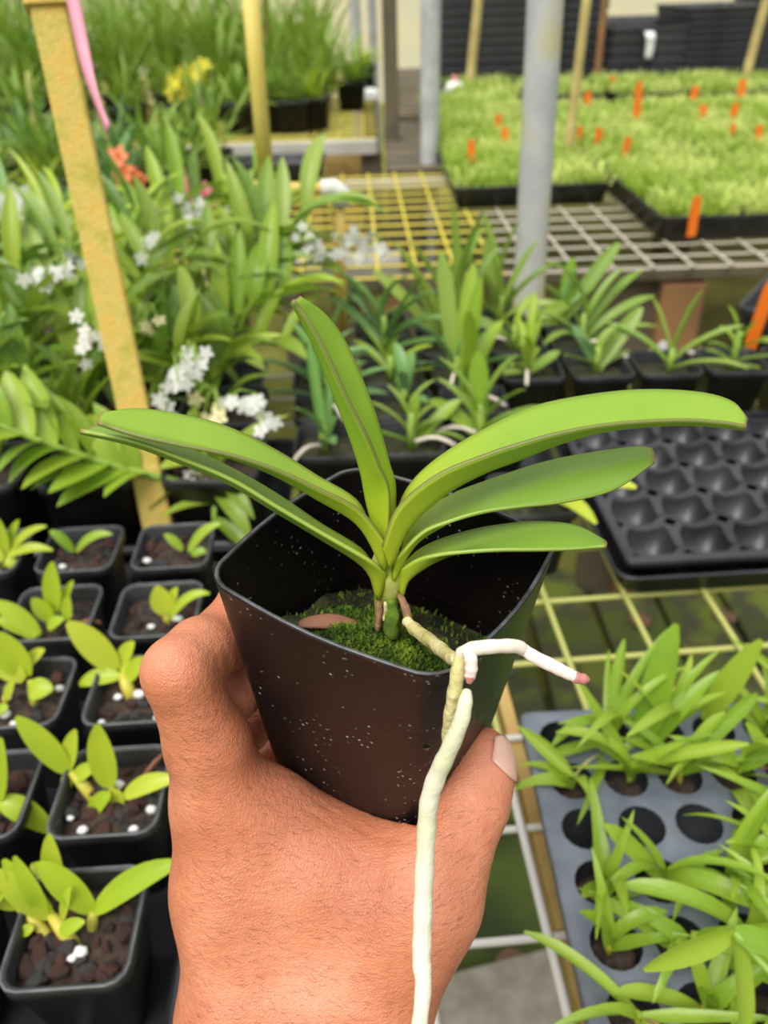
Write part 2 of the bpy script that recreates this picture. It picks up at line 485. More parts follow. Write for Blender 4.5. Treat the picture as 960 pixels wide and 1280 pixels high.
b1 = thing('wire_bench', 'near wire mesh bench under the seedling pots and plug trays', 'bench', (0, .5, 0))
wr = .0028
x_first = .108
for k in range(-15, 17):           # long wires
    o0 = Vector((x_first + k * .0765, 0, BENCH - wr)) + E1 * 0
    p0 = o0 + E2 * -.30; p1 = o0 + E2 * 1.17
    if k < -13 and False: continue
    # the far stretch, past the empty tray, is coated with algae
    pm = o0 + E2 * .41
    wire_between(p0, pm, wr * (1.15 if k == 0 else 1), 'wire', b1)
    wire_between(pm, p1, wr, 'wiremoss' if k > -2 else 'wire', b1)
for j in range(-7, 16):            # cross wires lie under the long ones
    y = .261 + j * .0775 if j < 2 else .339 + (j - 1) * .0800
    c = Vector((0, y, BENCH - wr * 3))
    if y > 1.2: continue
    key = 'wiremoss' if y > .42 and y < .95 else 'wire'
    wire_between(c - E1 * 1.1, c + E1 * 1.4, wr, key, b1)
beam('rail', Vector((.139, -.3, BENCH - .028)), Vector((.139, -.3, BENCH - .028)) + E2 * 1.45, .011, .034, M['tanrail'], b1)
beam('rail', Vector((-.62, -.3, BENCH - .028)), Vector((-.62, -.3, BENCH - .028)) + E2 * 1.45, .04, .04, M['darkwood'], b1)
beam('rail', Vector((.95, -.3, BENCH - .028)), Vector((.95, -.3, BENCH - .028)) + E2 * 1.45, .04, .04, M['darkwood'], b1)
for (x, y) in ((-.62, 1.0), (.90, 1.0), (-.62, -.2), (.95, -.2)):
    beam('leg', (x, y, 0), (x, y, BENCH - .05), .07, .07, M['darkwood'], b1)

b2 = thing('wire_bench', 'yellow stained wire mesh bench on timber legs behind the seedling bench', 'bench', (.4, 2.05, 0))
y0, y1 = 1.572, 2.55
for k in range(46):
    x = -1.62 + k * .078
    key = 'wireyellow' if x < .30 else 'wiretan'
    wire_between((x - .012, y0, BENCH - wr), (x - .03, y1, BENCH - wr), wr * 1.15, key, b2)
for j in range(13):
    y = y0 + .012 + j * .0795
    wire_between((-1.65, y + .0, BENCH - wr * 3), (.26, y, BENCH - wr * 3), wr, 'wireyellow', b2)
    wire_between((.26, y + .0, BENCH - wr * 3), (2.0, y, BENCH - wr * 3), wr, 'wiretan', b2)
for y in (y0 + .05, y1 - .03):
    beam('rail', (-1.65, y, BENCH - .03), (2.0, y, BENCH - .026), .03, .026, M['greywood'] if y > 2 else M['darkwood'], b2)
for (px, w, mm) in ((840, .125, 'wood'), (793, .05, 'darkwood'), (478, .085, 'wood'), (443, .03, 'darkwood')):
    x = V(px, 380, 1.66).x
    beam('leg', (x, 1.66, 0), (x, 1.66, BENCH - .05), w, .09, M[mm], b2)
for (x, y) in ((-1.55, 1.66), (-1.55, 2.45), (.9, 2.45), (1.9, 1.66), (1.9, 2.45)):
    beam('leg', (x, y, 0), (x, y, BENCH - .05), .09, .09, M['darkwood'], b2)

b3 = thing('wire_bench', 'far wire mesh bench with a pale front rail under the tall foliage', 'bench', (-1.5, 4.2, 0))
for k in range(34):
    x = -3.0 + k * .09
    wire_between((x, 3.2, BENCH - wr), (x, 5.6, BENCH - wr), wr, 'wireyellow', b3)
for j in range(27):
    y = 3.21 + j * .09
    wire_between((-3.05, y, BENCH - wr * 3), (.02, y, BENCH - wr * 3), wr, 'wireyellow', b3)
for y in (3.2, 4.4, 5.58):
    beam('rail', (-3.05, y, BENCH - .035), (.02, y, BENCH - .035), .04, .05, M['greywood'], b3)
for x in (-2.9, -1.4, -.35, 0):
    for y in (3.25, 5.5):
        beam('leg', (x, y, 0), (x, y, BENCH - .06), .08, .08, M['darkwood'], b3)
pb = MB(); pb.box((-.62, 2.72, .55), (.16, 2.86, .60))
lb = link('plank', mesh('plank', pb.v, pb.f, M['greywood'], False))
tag(lb, 'pale grey plank lying across the aisle behind the yellow wire bench', 'plank')
beam('leg', (-.5, 2.79, 0), (-.5, 2.79, .55), .07, .07, M['darkwood'], lb)
beam('leg', (.05, 2.79, 0), (.05, 2.79, .55), .07, .07, M['darkwood'], lb)
# timber boards seen below the far bench
for k, (xa, xb) in enumerate(((-.52, -.20), (-.18, .02))):
    b = MB(); b.box((xa, 3.30, .30), (xb, 3.34, .84))
    part('side_board', b.v, b.f, M['tanrail'], b3, False)

# ------------------------------------------------------------------ posts and pipes


def pole(name, label, a, b, r0, r1, m, cat, n=14, group=None, wob=0.0):
    o = thing(name, label, cat, a, group=group)
    pts = [Vector(a).lerp(Vector(b), t) + Vector((math.sin(t * 7) * wob, 0, 0)) for t in np.linspace(0, 1, 8)]
    v, f = tube_data(pts, list(np.linspace(r0, r1, 8)), n)
    part('shaft', v, f, m, o)
    return o


# square stake by the dendrobiums, leaning away, with a collar at its top
sb = G(213, 730, BENCH - .006); st = P(44, -70, .655)
sk = thing('garden_stake', 'square ochre stake stained by algae, leaning in front of the white flowers', 'stake', sb)
beam('shaft', sb, st, .0285, .026, M['stake'], sk)
ca = sb.lerp(st, .915); cb = sb.lerp(st, .97)
beam('collar', ca, cb, .036, .034, M['stake'], sk)
tp = thing('flagging_tape', 'narrow pink plastic tape hanging from the top of the ochre stake', 'tape', st)
tape_c = crom([st + Vector((0, 0, .004)), P(80, -30, .63), P(92, 5, .622), P(108, 80, .615), P(121, 125, .61), P(135, 162, .605)], 22)
tv, tf = [], []
for i, c in enumerate(tape_c):
    c = Vector(c); t = Vector(tape_c[min(i + 1, 21)] - tape_c[max(i - 1, 0)]).normalized()
    s = t.cross(Vector((0, 1, .3))).normalized(); n_ = s.cross(t).normalized()
    s = (s + n_ * .5 * math.sin(i * .25)).normalized()
    wv = .0042 + .0012 * (i / 21)
    for q, e in ((-1, -.0004), (1, -.0004), (1, .0004), (-1, .0004)):
        tv.append(c + s * (q * wv) + n_ * e)
for i in range(21):
    for k in range(4):
        tf.append((i * 4 + k, i * 4 + (k + 1) % 4, i * 4 + 4 + (k + 1) % 4, i * 4 + 4 + k))
tf += [(3, 2, 1, 0), (84, 85, 86, 87)]
part('ribbon', tv, tf, M['tape'], tp)
# the knot round the collar
kn = [st.lerp(sb, .05) + Vector((math.cos(a) * .023, math.sin(a) * .023, 0)) for a in np.linspace(0, 2 * math.pi, 17)]
kv, kf = tube_data(kn, .0035, 6, False); part('knot', kv, kf, M['tape'], tp)

# galvanised pipes
gx = V(662, 350, 1.36)
gt = V(684, -40, 1.36)
g1 = thing('steel_pipe', 'thick galvanised pipe standing between the two benches', 'pipe', (gx.x, 1.36, 0))
v, f = tube_data([(gx.x + (gx.x - gt.x) * (gx.z) / (gt.z - gx.z) * 1.0, 1.36, 0.0), tuple(gx), tuple(gt), (gt.x, 1.36, 2.2)], .0265, 24)
part('shaft', v, f, M['galv_stain'], g1)
a = V(536, 160, 2.68); c = V(540, -10, 2.68)
pole('steel_pipe', 'thinner galvanised pipe between the yellow wire bench and the black tray stack', (a.x, 2.68, 0), (c.x, 2.68, 2.3), .029, .029, M['galv'], 'pipe')
for px, y, r_, mm, lab in ((447, 5.75, .035, 'galv', 'grey pipe far behind the wire benches, beside the dark timber post'), (468, 5.9, .028, 'galv', 'slim pale pipe far behind, between a grey pipe and the dark post')):
    a = V(px, 100, y)
    pole('steel_pipe', lab, (a.x, y, 0), (a.x, y, 2.3), r_, r_, M[mm], 'pipe')
a = V(489, 120, 3.12)
dp = thing('timber_post', 'dark timber post behind the yellow wire bench', 'post', (a.x, 3.12, 0))
beam('shaft', (a.x, 3.12, 0), (a.x, 3.12, 2.2), .05, .05, M['darkwood'], dp)

# yellowed pvc pipe frame over the dendrobiums
YF = 1.15
fr = thing('pipe_frame', 'yellowed pipe frame with a white elbow, standing among the white flowers', 'frame', V(424, 440, YF))
A = V(422, 236, YF); B = V(326, 236, YF); C = V(334, 236, YF); D = V(308, -60, YF)
ft = V(427, 420, YF); ft.z = BENCH
part('upright_pipe', *tube_data([C - Vector((0, 0, .004)), C.lerp(D, .5), D], .0105, 14), M['pvc'], fr)
part('cross_pipe', *tube_data([B, A], .0085, 14), M['pvc_orange'], fr)
part('leg_pipe', *tube_data([A, A.lerp(ft, .5), ft], .0085, 14), M['pvc_orange'], fr)
part('elbow', *tube_data([A + Vector((-.022, 0, 0)), A + Vector((-.004, 0, .001)), A + Vector((.004, 0, -.004)), A + Vector((.003, 0, -.022))], .0125, 14), M['whitepvc'], fr)
part('tee', *tube_data([C - Vector((.018, 0, 0)), C + Vector((.018, 0, 0))], .0115, 14), M['pvc'], fr)

# thin canes stuck into the far trays
for (px, py, qx, qy, y, r_, mm, lab) in (
        (708, 207, 737, -30, 2.45, .0135, 'cane', 'pale cane standing in the seedling tray behind the thick pipe'),
        (586, 112, 601, -30, 4.15, .022, 'cane', 'brownish cane in front of the tall black tray stack'),
        (746, 98, 759, -30, 4.25, .017, 'wood', 'thin brown cane beside the low black tray stack'),
        (928, 112, 966, -30, 4.05, .021, 'cane', 'leaning pale cane beside the ribbed black tray stack'),
        (240, 80, 226, -30, 4.2, .017, 'cane', 'thin pale stake standing in the far foliage behind the pipe frame'),
        (333, 80, 330, -30, 4.2, .014, 'wood', 'thin brown stake in the far foliage right behind the yellowed pipe'),
        (43, 200, 35, 90, 2.3, .008, 'cane', 'slender tan stick among dark pots behind the ochre stake')):
    a = V(px, py, y); c = V(qx, qy, y)
    if y < 3: a.z = BENCH + (.03 if px > 500 else 0)
    else: a.z = BENCH + .01
    pole('plant_cane', lab, a, c, r_, r_ * .92, M[mm], 'cane', 10)
# ------------------------------------------------------------------ the potted orchid in the hand
K = .8333                          # the pot is 7.5 cm across
RIM = [np.array(c) * K for c in ((-.0631, .0220, .2685), (.01826, .05286, .24027), (.06825, .00988, .29936), (-.0131, -.02096, .32758))]
RC = sum(RIM) / 4
BC = np.array((.000, .1085, .359)) * K
BOT = [BC + (c - RC) * .76 for c in RIM]
po_loc = W(BC)
orchid = thing('potted_orchid', 'young strap-leaved orchid in a deep black square pot held in the hand', 'potted plant', po_loc)


def pot_ring(t, inset=0.0, rad=.011, nc=7, ne=6, bulge=.0022):
    """rounded square section of the held pot at t = 0 rim .. 1 bottom, points in lens space"""
    cs = [RIM[i] * (1 - t) + BOT[i] * t for i in range(4)]
    c0 = sum(cs) / 4
    s = 1 - inset / (np.linalg.norm(cs[0] - c0) * .72)
    cs = [c0 + (c - c0) * s for c in cs]
    r = rad * (1 - .25 * t) - inset * .4
    out = []
    for i in range(4):
        p, c, n = cs[i - 1], cs[i], cs[(i + 1) % 4]
        u = (p - c) / np.linalg.norm(p - c); w = (n - c) / np.linalg.norm(n - c)
        for k in range(nc):
            a = math.pi / 2 * k / (nc - 1)
            # quarter arc tangent to both sides
            out.append(c + u * r * (1 - math.sin(a)) + w * r * (1 - math.cos(a)))
        q0 = c + w * r; q1 = n + (c - n) / np.linalg.norm(c - n) * r
        nrm = (c + n) / 2 - c0; nrm /= np.linalg.norm(nrm)
        for k in range(1, ne):
            e = k / ne
            out.append(q0 * (1 - e) + q1 * e + nrm * bulge * math.sin(math.pi * e) * (1 - t * .6))
    return out


rings = []
for t in (0.0, .012, .03): rings.append(pot_ring(t, -.0002 if t == 0.0 else 0))
for t in (.1, .2, .35, .5, .65, .8, .9, .97): rings.append(pot_ring(t))
rings.append(pot_ring(1.0, .0015))
nO = len(rings)
inner = [pot_ring(t, .0013) for t in (0.0, .012, .03, .1, .2, .3, .45)]
n = len(rings[0]); pv = []; pf = []
for rg in rings: pv += [W(c) for c in rg]
for i in range(nO - 1):
    for k in range(n):
        pf.append((i * n + k, (i + 1) * n + k, (i + 1) * n + (k + 1) % n, i * n + (k + 1) % n))
pf.append(tuple(range((nO - 1) * n, nO * n)))
b0 = len(pv)
for rg in inner: pv += [W(c) for c in rg]
for i in range(len(inner) - 1):
    for k in range(n):
        pf.append((b0 + i * n + k, b0 + i * n + (k + 1) % n, b0 + (i + 1) * n + (k + 1) % n, b0 + (i + 1) * n + k))
for k in range(n):
    pf.append((k, (k + 1) % n, b0 + (k + 1) % n, b0 + k))
pot_o = part('pot', pv, pf, M['pot'], orchid)
# paler rim: a thin rounded bead
rimp = [W(c) for c in pot_ring(.004, .0006)]
part('rim', *tube_data(rimp + [rimp[0]], .0007, 8, False), mat('rim_plastic', (.03, .031, .034), .35, (.09, .095, .10), 160), pot_o)

# mound of peat and moss inside the pot
UPW = Vector(ROT @ ((RC - BC) / np.linalg.norm(RC - BC)))
ML = .405                           # level of the potting mix along the pot


def in_pot(u, w, t=ML):
    """point at (u, w) in -1..1 on the pot section at t"""
    cs = [RIM[i] * (1 - t) + BOT[i] * t for i in range(4)]
    c0 = sum(cs) / 4
    return c0 + ((cs[1] - cs[0]) / 2) * u * .955 + ((cs[3] - cs[0]) / 2) * w * .955


STEM_B = np.array(((481 - 480) / FPX * .306, (772 - 640) / FPX * .306, .306)) * K


def mound(u, w):
    h = .0105 * math.exp(-((u - .05) ** 2 + (w + .05) ** 2) * 1.6) + .002 * math.sin(u * 9 + 1) * math.cos(w * 8) - .011 * max(w, -.3)
    return W(in_pot(u, w)) + UPW * (h - .001)


NM = 36
mv = [mound(-.99 + 1.98 * i / NM, -.99 + 1.98 * j / NM) for j in range(NM + 1) for i in range(NM + 1)]
mf = [(j * (NM + 1) + i, j * (NM + 1) + i + 1, (j + 1) * (NM + 1) + i + 1, (j + 1) * (NM + 1) + i) for j in range(NM) for i in range(NM)]
pk = part('potting_mix', mv, mf, M['mossdark'], orchid)
mo = MB(); r2 = random.Random(3)
for _ in range(24000):
    u = r2.uniform(-.97, .97); w = r2.uniform(-.97, .97)
    dens = 1.0 if (w < .22 and u > -.6) else .05
    if u > .55 and w > .0: dens = .10
    dens *= .55 + .6 * math.sin(u * 11 + 2 * math.sin(w * 7)) ** 2
    if r2.random() > dens: continue
    p = mound(u, w)
    d = (UPW + Vector((r2.gauss(0, .6), r2.gauss(0, .6), r2.gauss(0, .3)))).normalized()
    L_ = r2.uniform(.0010, .0028); s = d.cross(Vector((r2.random(), r2.random(), r2.random()))).normalized() * r2.uniform(.00022, .0005)
    mo.add([p - s, p + s, p + d * L_ * .6 + s * 1.2, p + d * L_, p + d * L_ * .6 - s * 1.2], [(0, 1, 2, 4), (4, 2, 3)])
ms_ = part('moss', mo.v, mo.f, M['moss'], orchid, False); ms_['kind'] = 'stuff'
# a small fern-like sprig of taller moss
for (u, w, n_) in ((-.05, .45, 9), (-.35, .5, 6), (.55, -.1, 5), (.45, -.55, 7)):
    sp_ = MB(); p0 = mound(u, w)
    for k in range(n_):
        d = (UPW * 1.2 + Vector((r2.gauss(0, .5), r2.gauss(0, .5), 0))).normalized()
        s = d.cross(Vector((.3, .5, .2))).normalized() * .0007; L_ = r2.uniform(.004, .007)
        sp_.add([p0 - s, p0 + s, p0 + d * L_ * .6 + s, p0 + d * L_, p0 + d * L_ * .6 - s], [(0, 1, 2, 4), (4, 2, 3)])
    part('moss_sprig', sp_.v, sp_.f, M['moss'], orchid, False)

# bark chip lying on the moss
bt = thing('bark_chip', 'flat brown bark chip lying on the moss beside the orchid stem', 'bark chip', P(420, 784, .305 * K))
ba, bb = P(374, 782, .306 * K), P(454, 786, .311 * K)
v, f = [], []
for i in range(13):
    t = i / 12; w_ = .0030 * math.sin(math.pi * min(1, .10 + t * .82)) ** .7
    c = ba.lerp(bb, t) + UPW * (.0018 * math.sin(math.pi * t) + .0010)
    sd = Vector(ROT @ np.array((.0, .75, -.66)))
    for k in range(8):
        a = 2 * math.pi * k / 8
        v.append(c + sd * math.cos(a) * w_ + UPW * math.sin(a) * w_ * .30 + UPW * r2.uniform(-1, 1) * .0002)
for i in range(12):
    for k in range(8): f.append((i * 8 + k, i * 8 + (k + 1) % 8, (i + 1) * 8 + (k + 1) % 8, (i + 1) * 8 + k))
f += [tuple(range(8))[::-1], tuple(range(96, 104))]
part('chip', v, f, M['bark'], bt)


def hero_leaf(far, keel, near, d0, d1, dfar, dnear, mt='hero', dk=0.0, n=40, m=6):
    """leaf from its far edge, keel and near edge as seen in the photograph; d0 base depth, d1 tip depth,
    dfar / dnear how much further / nearer than the keel the two edges lie"""
    def track(pts, off):
        pts = crom(pts, n)
        out = []
        for i, (x, y) in enumerate(pts):
            t = i / (n - 1)
            taper = math.sin(math.pi * min(1, .18 + .82 * t)) ** .5 if t < .97 else .35
            d = (d0 + (d1 - d0) * t ** .75 + off * taper) * K
            out.append(P(x, y, d))
        return out
    A, B, C = track(far, dfar), track(keel, dk), track(near, -dnear)
    v, uv, f = [], [], []
    for i in range(n):
        row = []
        for k in range(m): row.append((A[i].lerp(B[i], k / m), .5 * k / m))
        for k in range(m + 1): row.append((B[i].lerp(C[i], k / m), .5 + .5 * k / m))
        for k, (p, w_) in enumerate(row):
            # the two halves are slightly rounded, not flat
            v.append(p); uv.append((i / (n - 1), w_))
    # soften the crease
    r_ = 2 * m + 1
    V0 = [Vector(p) for p in v]
    for i in range(n):
        for k in (m - 1, m, m + 1):
            v[i * r_ + k] = (V0[i * r_ + k - 1] + V0[i * r_ + k] * 1.4 + V0[i * r_ + k + 1]) / 3.4
    for i in range(n - 1):
        for k in range(r_ - 1): f.append((i * r_ + k, i * r_ + k + 1, (i + 1) * r_ + k + 1, (i + 1) * r_ + k))
    o = part('leaf', v, f, M[mt], orchid)
    lay = o.data.uv_layers.new(name='UVMap')
    for lp in o.data.loops: lay.data[lp.index].uv = uv[lp.vertex_index]
    md = o.modifiers.new('thick', 'SOLIDIFY'); md.thickness = .0011; md.offset = 0
    return o


# far edge, keel, near edge of the six leaves
hero_leaf([(464, 674), (447, 628), (395, 595), (340, 561), (280, 533), (220, 518), (170, 512), (128, 517)],
          [(481, 716), (449, 659), (398, 626), (342, 594), (285, 571), (222, 553), (165, 540), (121, 526)],
          [(487, 684), (449, 638), (398, 611), (342, 586), (285, 568), (222, 556), (165, 543), (122, 529)],
          .279, .254, .012, .008)
hero_leaf([(466, 716), (452, 688), (398, 654), (348, 620), (298, 591), (238, 563), (178, 546), (118, 533)],
          [(473, 753), (456, 711), (401, 674), (346, 641), (290, 607), (230, 581), (166, 557), (101, 541)],
          [(484, 716), (460, 699), (402, 666), (346, 633), (291, 600), (230, 574), (166, 551), (100, 538)],
          .288, .262, .014, .008, 'hero_plain')
hero_leaf([(490, 694), (494, 612), (486, 578), (472, 527), (455, 480), (430, 425), (404, 391), (374, 371)],
          [(477, 700), (457, 634), (449, 592), (437, 552), (417, 498), (397, 446), (379, 406), (364, 378)],
          [(484, 698), (487, 617), (474, 582), (459, 546), (435, 500), (412, 450), (388, 405), (366, 375)],
          .287, .248, .008, .008)
hero_leaf([(491, 655), (511, 609), (546, 574), (600, 540), (660, 511), (725, 496), (800, 488), (872, 491), (915, 503), (933, 524)],
          [(488, 714), (511, 664), (557, 621), (606, 594), (645, 579), (700, 556), (765, 538), (850, 531), (905, 534), (931, 537)],
          [(478, 684), (498, 634), (548, 593), (606, 569), (648, 555), (700, 541), (765, 530), (848, 525), (902, 528), (933, 533)],
          .277, .262, .012, .009)
hero_leaf([(506, 676), (530, 640), (565, 619), (612, 601), (680, 579), (740, 567), (796, 560), (815, 562)],
          [(491, 730), (518, 682), (560, 653), (604, 628), (652, 611), (702, 597), (762, 584), (819, 568)],
          [(492, 700), (527, 666), (558, 653), (601, 641), (650, 634), (705, 628), (768, 612), (818, 578)],
          .283, .282, .013, .006, 'hero_plain')
hero_leaf([(505, 706), (525, 688), (549, 676), (585, 665), (620, 658), (670, 653), (720, 658), (756, 677)],
          [(503, 749), (511, 726), (549, 700), (580, 689), (622, 679), (665, 674), (712, 674), (759, 681)],
          [(494, 716), (521, 699), (549, 693), (580, 690), (622, 688), (668, 688), (716, 687), (758, 683)],
          .289, .276, .013, .006, 'hero_plain')

# stem and dry sheaths
ax = [(481, 806, .316, 11), (481, 790, .311, 11), (481, 772, .303, 12), (483, 752, .2965, 15.5), (486, 735, .292, 18), (486, 715, .288, 21), (484, 697, .287, 19), (484, 682, .286, 12), (484, 672, .286, 4)]
pts = [P(x, y, d * K) for x, y, d, r in ax]; rad = [r / FPX * d * K for x, y, d, r in ax]
part('stem', *tube_data(pts, rad, 16), M['stem'], orchid)
for (x0, y0, x1, y1, w0, w1, dd, mm) in ((472, 788, 474, 746, 8, 7, .2945, 'sheath'), (480, 776, 481, 752, 5, 3, .2905, 'rootold')):
    q = [P(x0 + (x1 - x0) * t + 2 * math.sin(t * 3), y0 + (y1 - y0) * t, (dd + (0 if t < .5 else -.004 * t)) * K) for t in np.linspace(0, 1, 7)]
    rr = [(w0 + (w1 - w0) * t) * (1 if 0 < t < 1 else .6) / FPX * dd * K for t in np.linspace(0, 1, 7)]
    part('dry_sheath', *tube_data(q, rr, 10, flat=.6), M[mm], orchid)


def root(name, pts, m, n=40, seg=12, bump_=.06):
    """aerial root through (px, py, depth, radius in pixels)"""
    c = crom(pts, n); rr = random.Random(len(pts) + n)
    q = [P(a[0], a[1], a[2]) for a in c]
    rad = [a[3] / FPX * a[2] * (1 + bump_ * math.sin(i * .9 + rr.random())) for i, a in enumerate(c)]
    rad[0] *= .7; rad[-1] *= .55
    return part(name, *tube_data(q, rad, seg), m, orchid)


root('root', [(497, 738, .2420, 4), (505, 755, .2400, 5), (510, 772, .2410, 6), (511, 783, .2430, 6)], M['sheath'], 20)
root('root', [(487, 748, .2405, 7), (490, 766, .2415, 9), (489, 783, .2435, 10), (492, 796, .2460, 9)], M['moss'], 20)
root('root', [(506, 774, .2400, 6), (519, 787, .2370, 8.5), (540, 803, .2290, 9), (560, 819, .2170, 9), (574, 829, .2080, 8.5)], M['rootold'], 36)
root('root', [(577, 815, .2035, 8), (573, 835, .2015, 9), (569, 862, .2020, 9.5), (564, 890, .2050, 9), (559, 915, .2095, 7), (556, 933, .2125, 3.5)], M['rootold'], 36)
root('root', [(574, 818, .2030, 8), (592, 811, .2000, 9.5), (620, 808, .2010, 9), (645, 808, .2040, 9), (657, 814, .2060, 8)], M['root'], 36, bump_=.03)
root('root', [(653, 810, .2055, 7), (666, 820, .2050, 8.5), (690, 832, .2040, 8.5), (706, 840, .2035, 8), (721, 847, .2030, 7)], M['rootpink'], 36, bump_=.03)
root('root_tip', [(717, 846, .2031, 7.5), (724, 848, .2030, 7.5), (731, 849, .2030, 6.5), (737, 850, .2030, 3)], M['roottip'], 14)
root('root', [(582, 812, .1985, 6), (588, 822, .1975, 8), (589, 836, .1980, 8), (587, 848, .1990, 6.5)], M['rootpink'], 24)
root('root_tip', [(587, 845, .1985, 7), (587, 850, .1985, 5.5), (586, 854, .1988, 3)], M['roottip'], 10)
root('root', [(584, 862, .2005, 5), (582, 876, .1990, 9), (576, 902, .1995, 10.5), (561, 938, .2030, 11.5), (547, 968, .2070, 12), (537, 1000, .2100, 12), (533, 1040, .2125, 12),
              (530, 1100, .2140, 12), (528, 1160, .2140, 12.2), (527, 1200, .2130, 12), (529, 1235, .2110, 10.5), (523, 1290, .2080, 10), (516, 1340, .2040, 9), (512, 1400, .2000, 6)], M['rootgreen'], 110, 14, .035)

# ------------------------------------------------------------------ the hand


def lens(px, py, d): return np.array(((px - 480) / FPX * d, (py - 640) / FPX * d, d))


def cap_sdf(X, a, b, ra, rb):
    ab = b - a; L2 = float(ab @ ab)
    t = np.clip(((X[0] - a[0]) * ab[0] + (X[1] - a[1]) * ab[1] + (X[2] - a[2]) * ab[2]) / L2, 0, 1)
    d = np.sqrt((X[0] - a[0] - t * ab[0]) ** 2 + (X[1] - a[1] - t * ab[1]) ** 2 + (X[2] - a[2] - t * ab[2]) ** 2)
    return d - (ra + (rb - ra) * t)


def smin(a, b, k):
    h = np.maximum(k - np.abs(a - b), 0) / k
    return np.minimum(a, b) - h * h * k * .25


def chain(X, pts, k):
    d = None
    for (p, q) in zip(pts[:-1], pts[1:]):
        s = cap_sdf(X, lens(*p[:3]), lens(*q[:3]), p[3], q[3])
        d = s if d is None else smin(d, s, k)
    return d


# (px, py, depth, radius) of the joints
WR = [(304, 1290, .268, .0205), (385, 1290, .276, .021), (455, 1285, .268, .0185)]
palm = [
    [(384, 2050, .212, .030), (386, 1560, .244, .027), (384, 1290, .272, .024)],            # forearm
    [(310, 1620, .240, .020), (306, 1290, .264, .0205), (287, 1120, .264, .0160), (283, 1022, .264, .0142)],   # index side
    [(440, 1620, .240, .019), (452, 1290, .264, .0180), (484, 1185, .266, .0165)],           # thumb side
    [(384, 1290, .282, .021), (330, 1120, .288, .0160), (300, 1040, .288, .0130)],           # middle
    [(384, 1290, .290, .021), (340, 1140, .306, .0150), (318, 1065, .306, .0120)],           # ring
    [(400, 1300, .296, .020), (366, 1170, .322, .0140), (345, 1100, .322, .0110)],           # little
    [(300, 1075, .268, .0135), (380, 1090, .272, .0130), (440, 1095, .274, .0130), (520, 1120, .266, .0150)],  # web
    [(278, 985, .262, .0125), (345, 1022, .268, .0110), (412, 1068, .2715, .0120), (458, 1088, .2725, .0125), (500, 1075, .270, .0125)],
    [(385, 1200, .272, .022), (385, 1120, .272, .0165)],
]
fingers = [
    [(283, 1022, .264, .0140), (260, 930, .254, .0130), (223, 840, .241, .0103), (250, 814, .252, .0100), (283, 797, .2665, .0104), (312, 745, .272, .0086), (342, 702, .275, .0076)],      # index
    [(300, 1040, .288, .0130), (272, 975, .290, .0112), (248, 912, .281, .0098), (291, 866, .277, .0092), (320, 824, .286, .0088), (352, 770, .2960, .0074)],                                # middle
    [(318, 1065, .306, .0120), (290, 1000, .310, .0105), (274, 950, .308, .0094), (312, 905, .306, .0086), (345, 865, .311, .0080), (378, 815, .316, .0070)],                                # ring
    [(345, 1100, .322, .0105), (320, 1035, .330, .0090), (308, 990, .328, .0082), (345, 945, .325, .0074), (375, 905, .330, .0068), (400, 868, .334, .0060)],                                # little
]
thumb = [(470, 1220, .268, .0185), (535, 1118, .2625, .0160), (562, 1058, .2645, .0130), (588, 1003, .2690, .0120), (600, 965, .2735, .0104), (603, 943, .2765, .0092)]
pad = [(585, 1000, .277, .0095), (594, 955, .2835, .0095)]

PLN = []
for i in range(4):                 # outward planes of the pot, for the contact
    a_, b_ = RIM[i], RIM[(i + 1) % 4]; c_ = BOT[i]
    n_ = np.cross(b_ - a_, c_ - a_); n_ /= np.linalg.norm(n_)
    if n_ @ (a_ - (RC + BC) / 2) < 0: n_ = -n_
    PLN.append((n_, a_))
n_ = (BC - RC) / np.linalg.norm(BC - RC); PLN.append((n_, BC))


def hand_sdf(X):
    p = None
    for c in palm:
        s = chain(X, c, .012)
        p = s if p is None else smin(p, s, .018)
    th = smin(chain(X, thumb, .006), chain(X, pad, .004), .008)
    p = smin(p, th, .014)
    fg = None
    for c in fingers:
        s = chain(X, c, .0045)
        fg = s if fg is None else smin(fg, s, .0015)
    p = smin(p, fg, .007)
    # thenar dimple and tendon swell
    pot = None
    for n_, q in PLN:
        s = (X[0] - q[0]) * n_[0] + (X[1] - q[1]) * n_[1] + (X[2] - q[2]) * n_[2]
        pot = s if pot is None else np.maximum(pot, s)
    pot = pot + .0035 - .0015       # rounded corners leave a little room
    return np.maximum(p, -(pot - .0022))


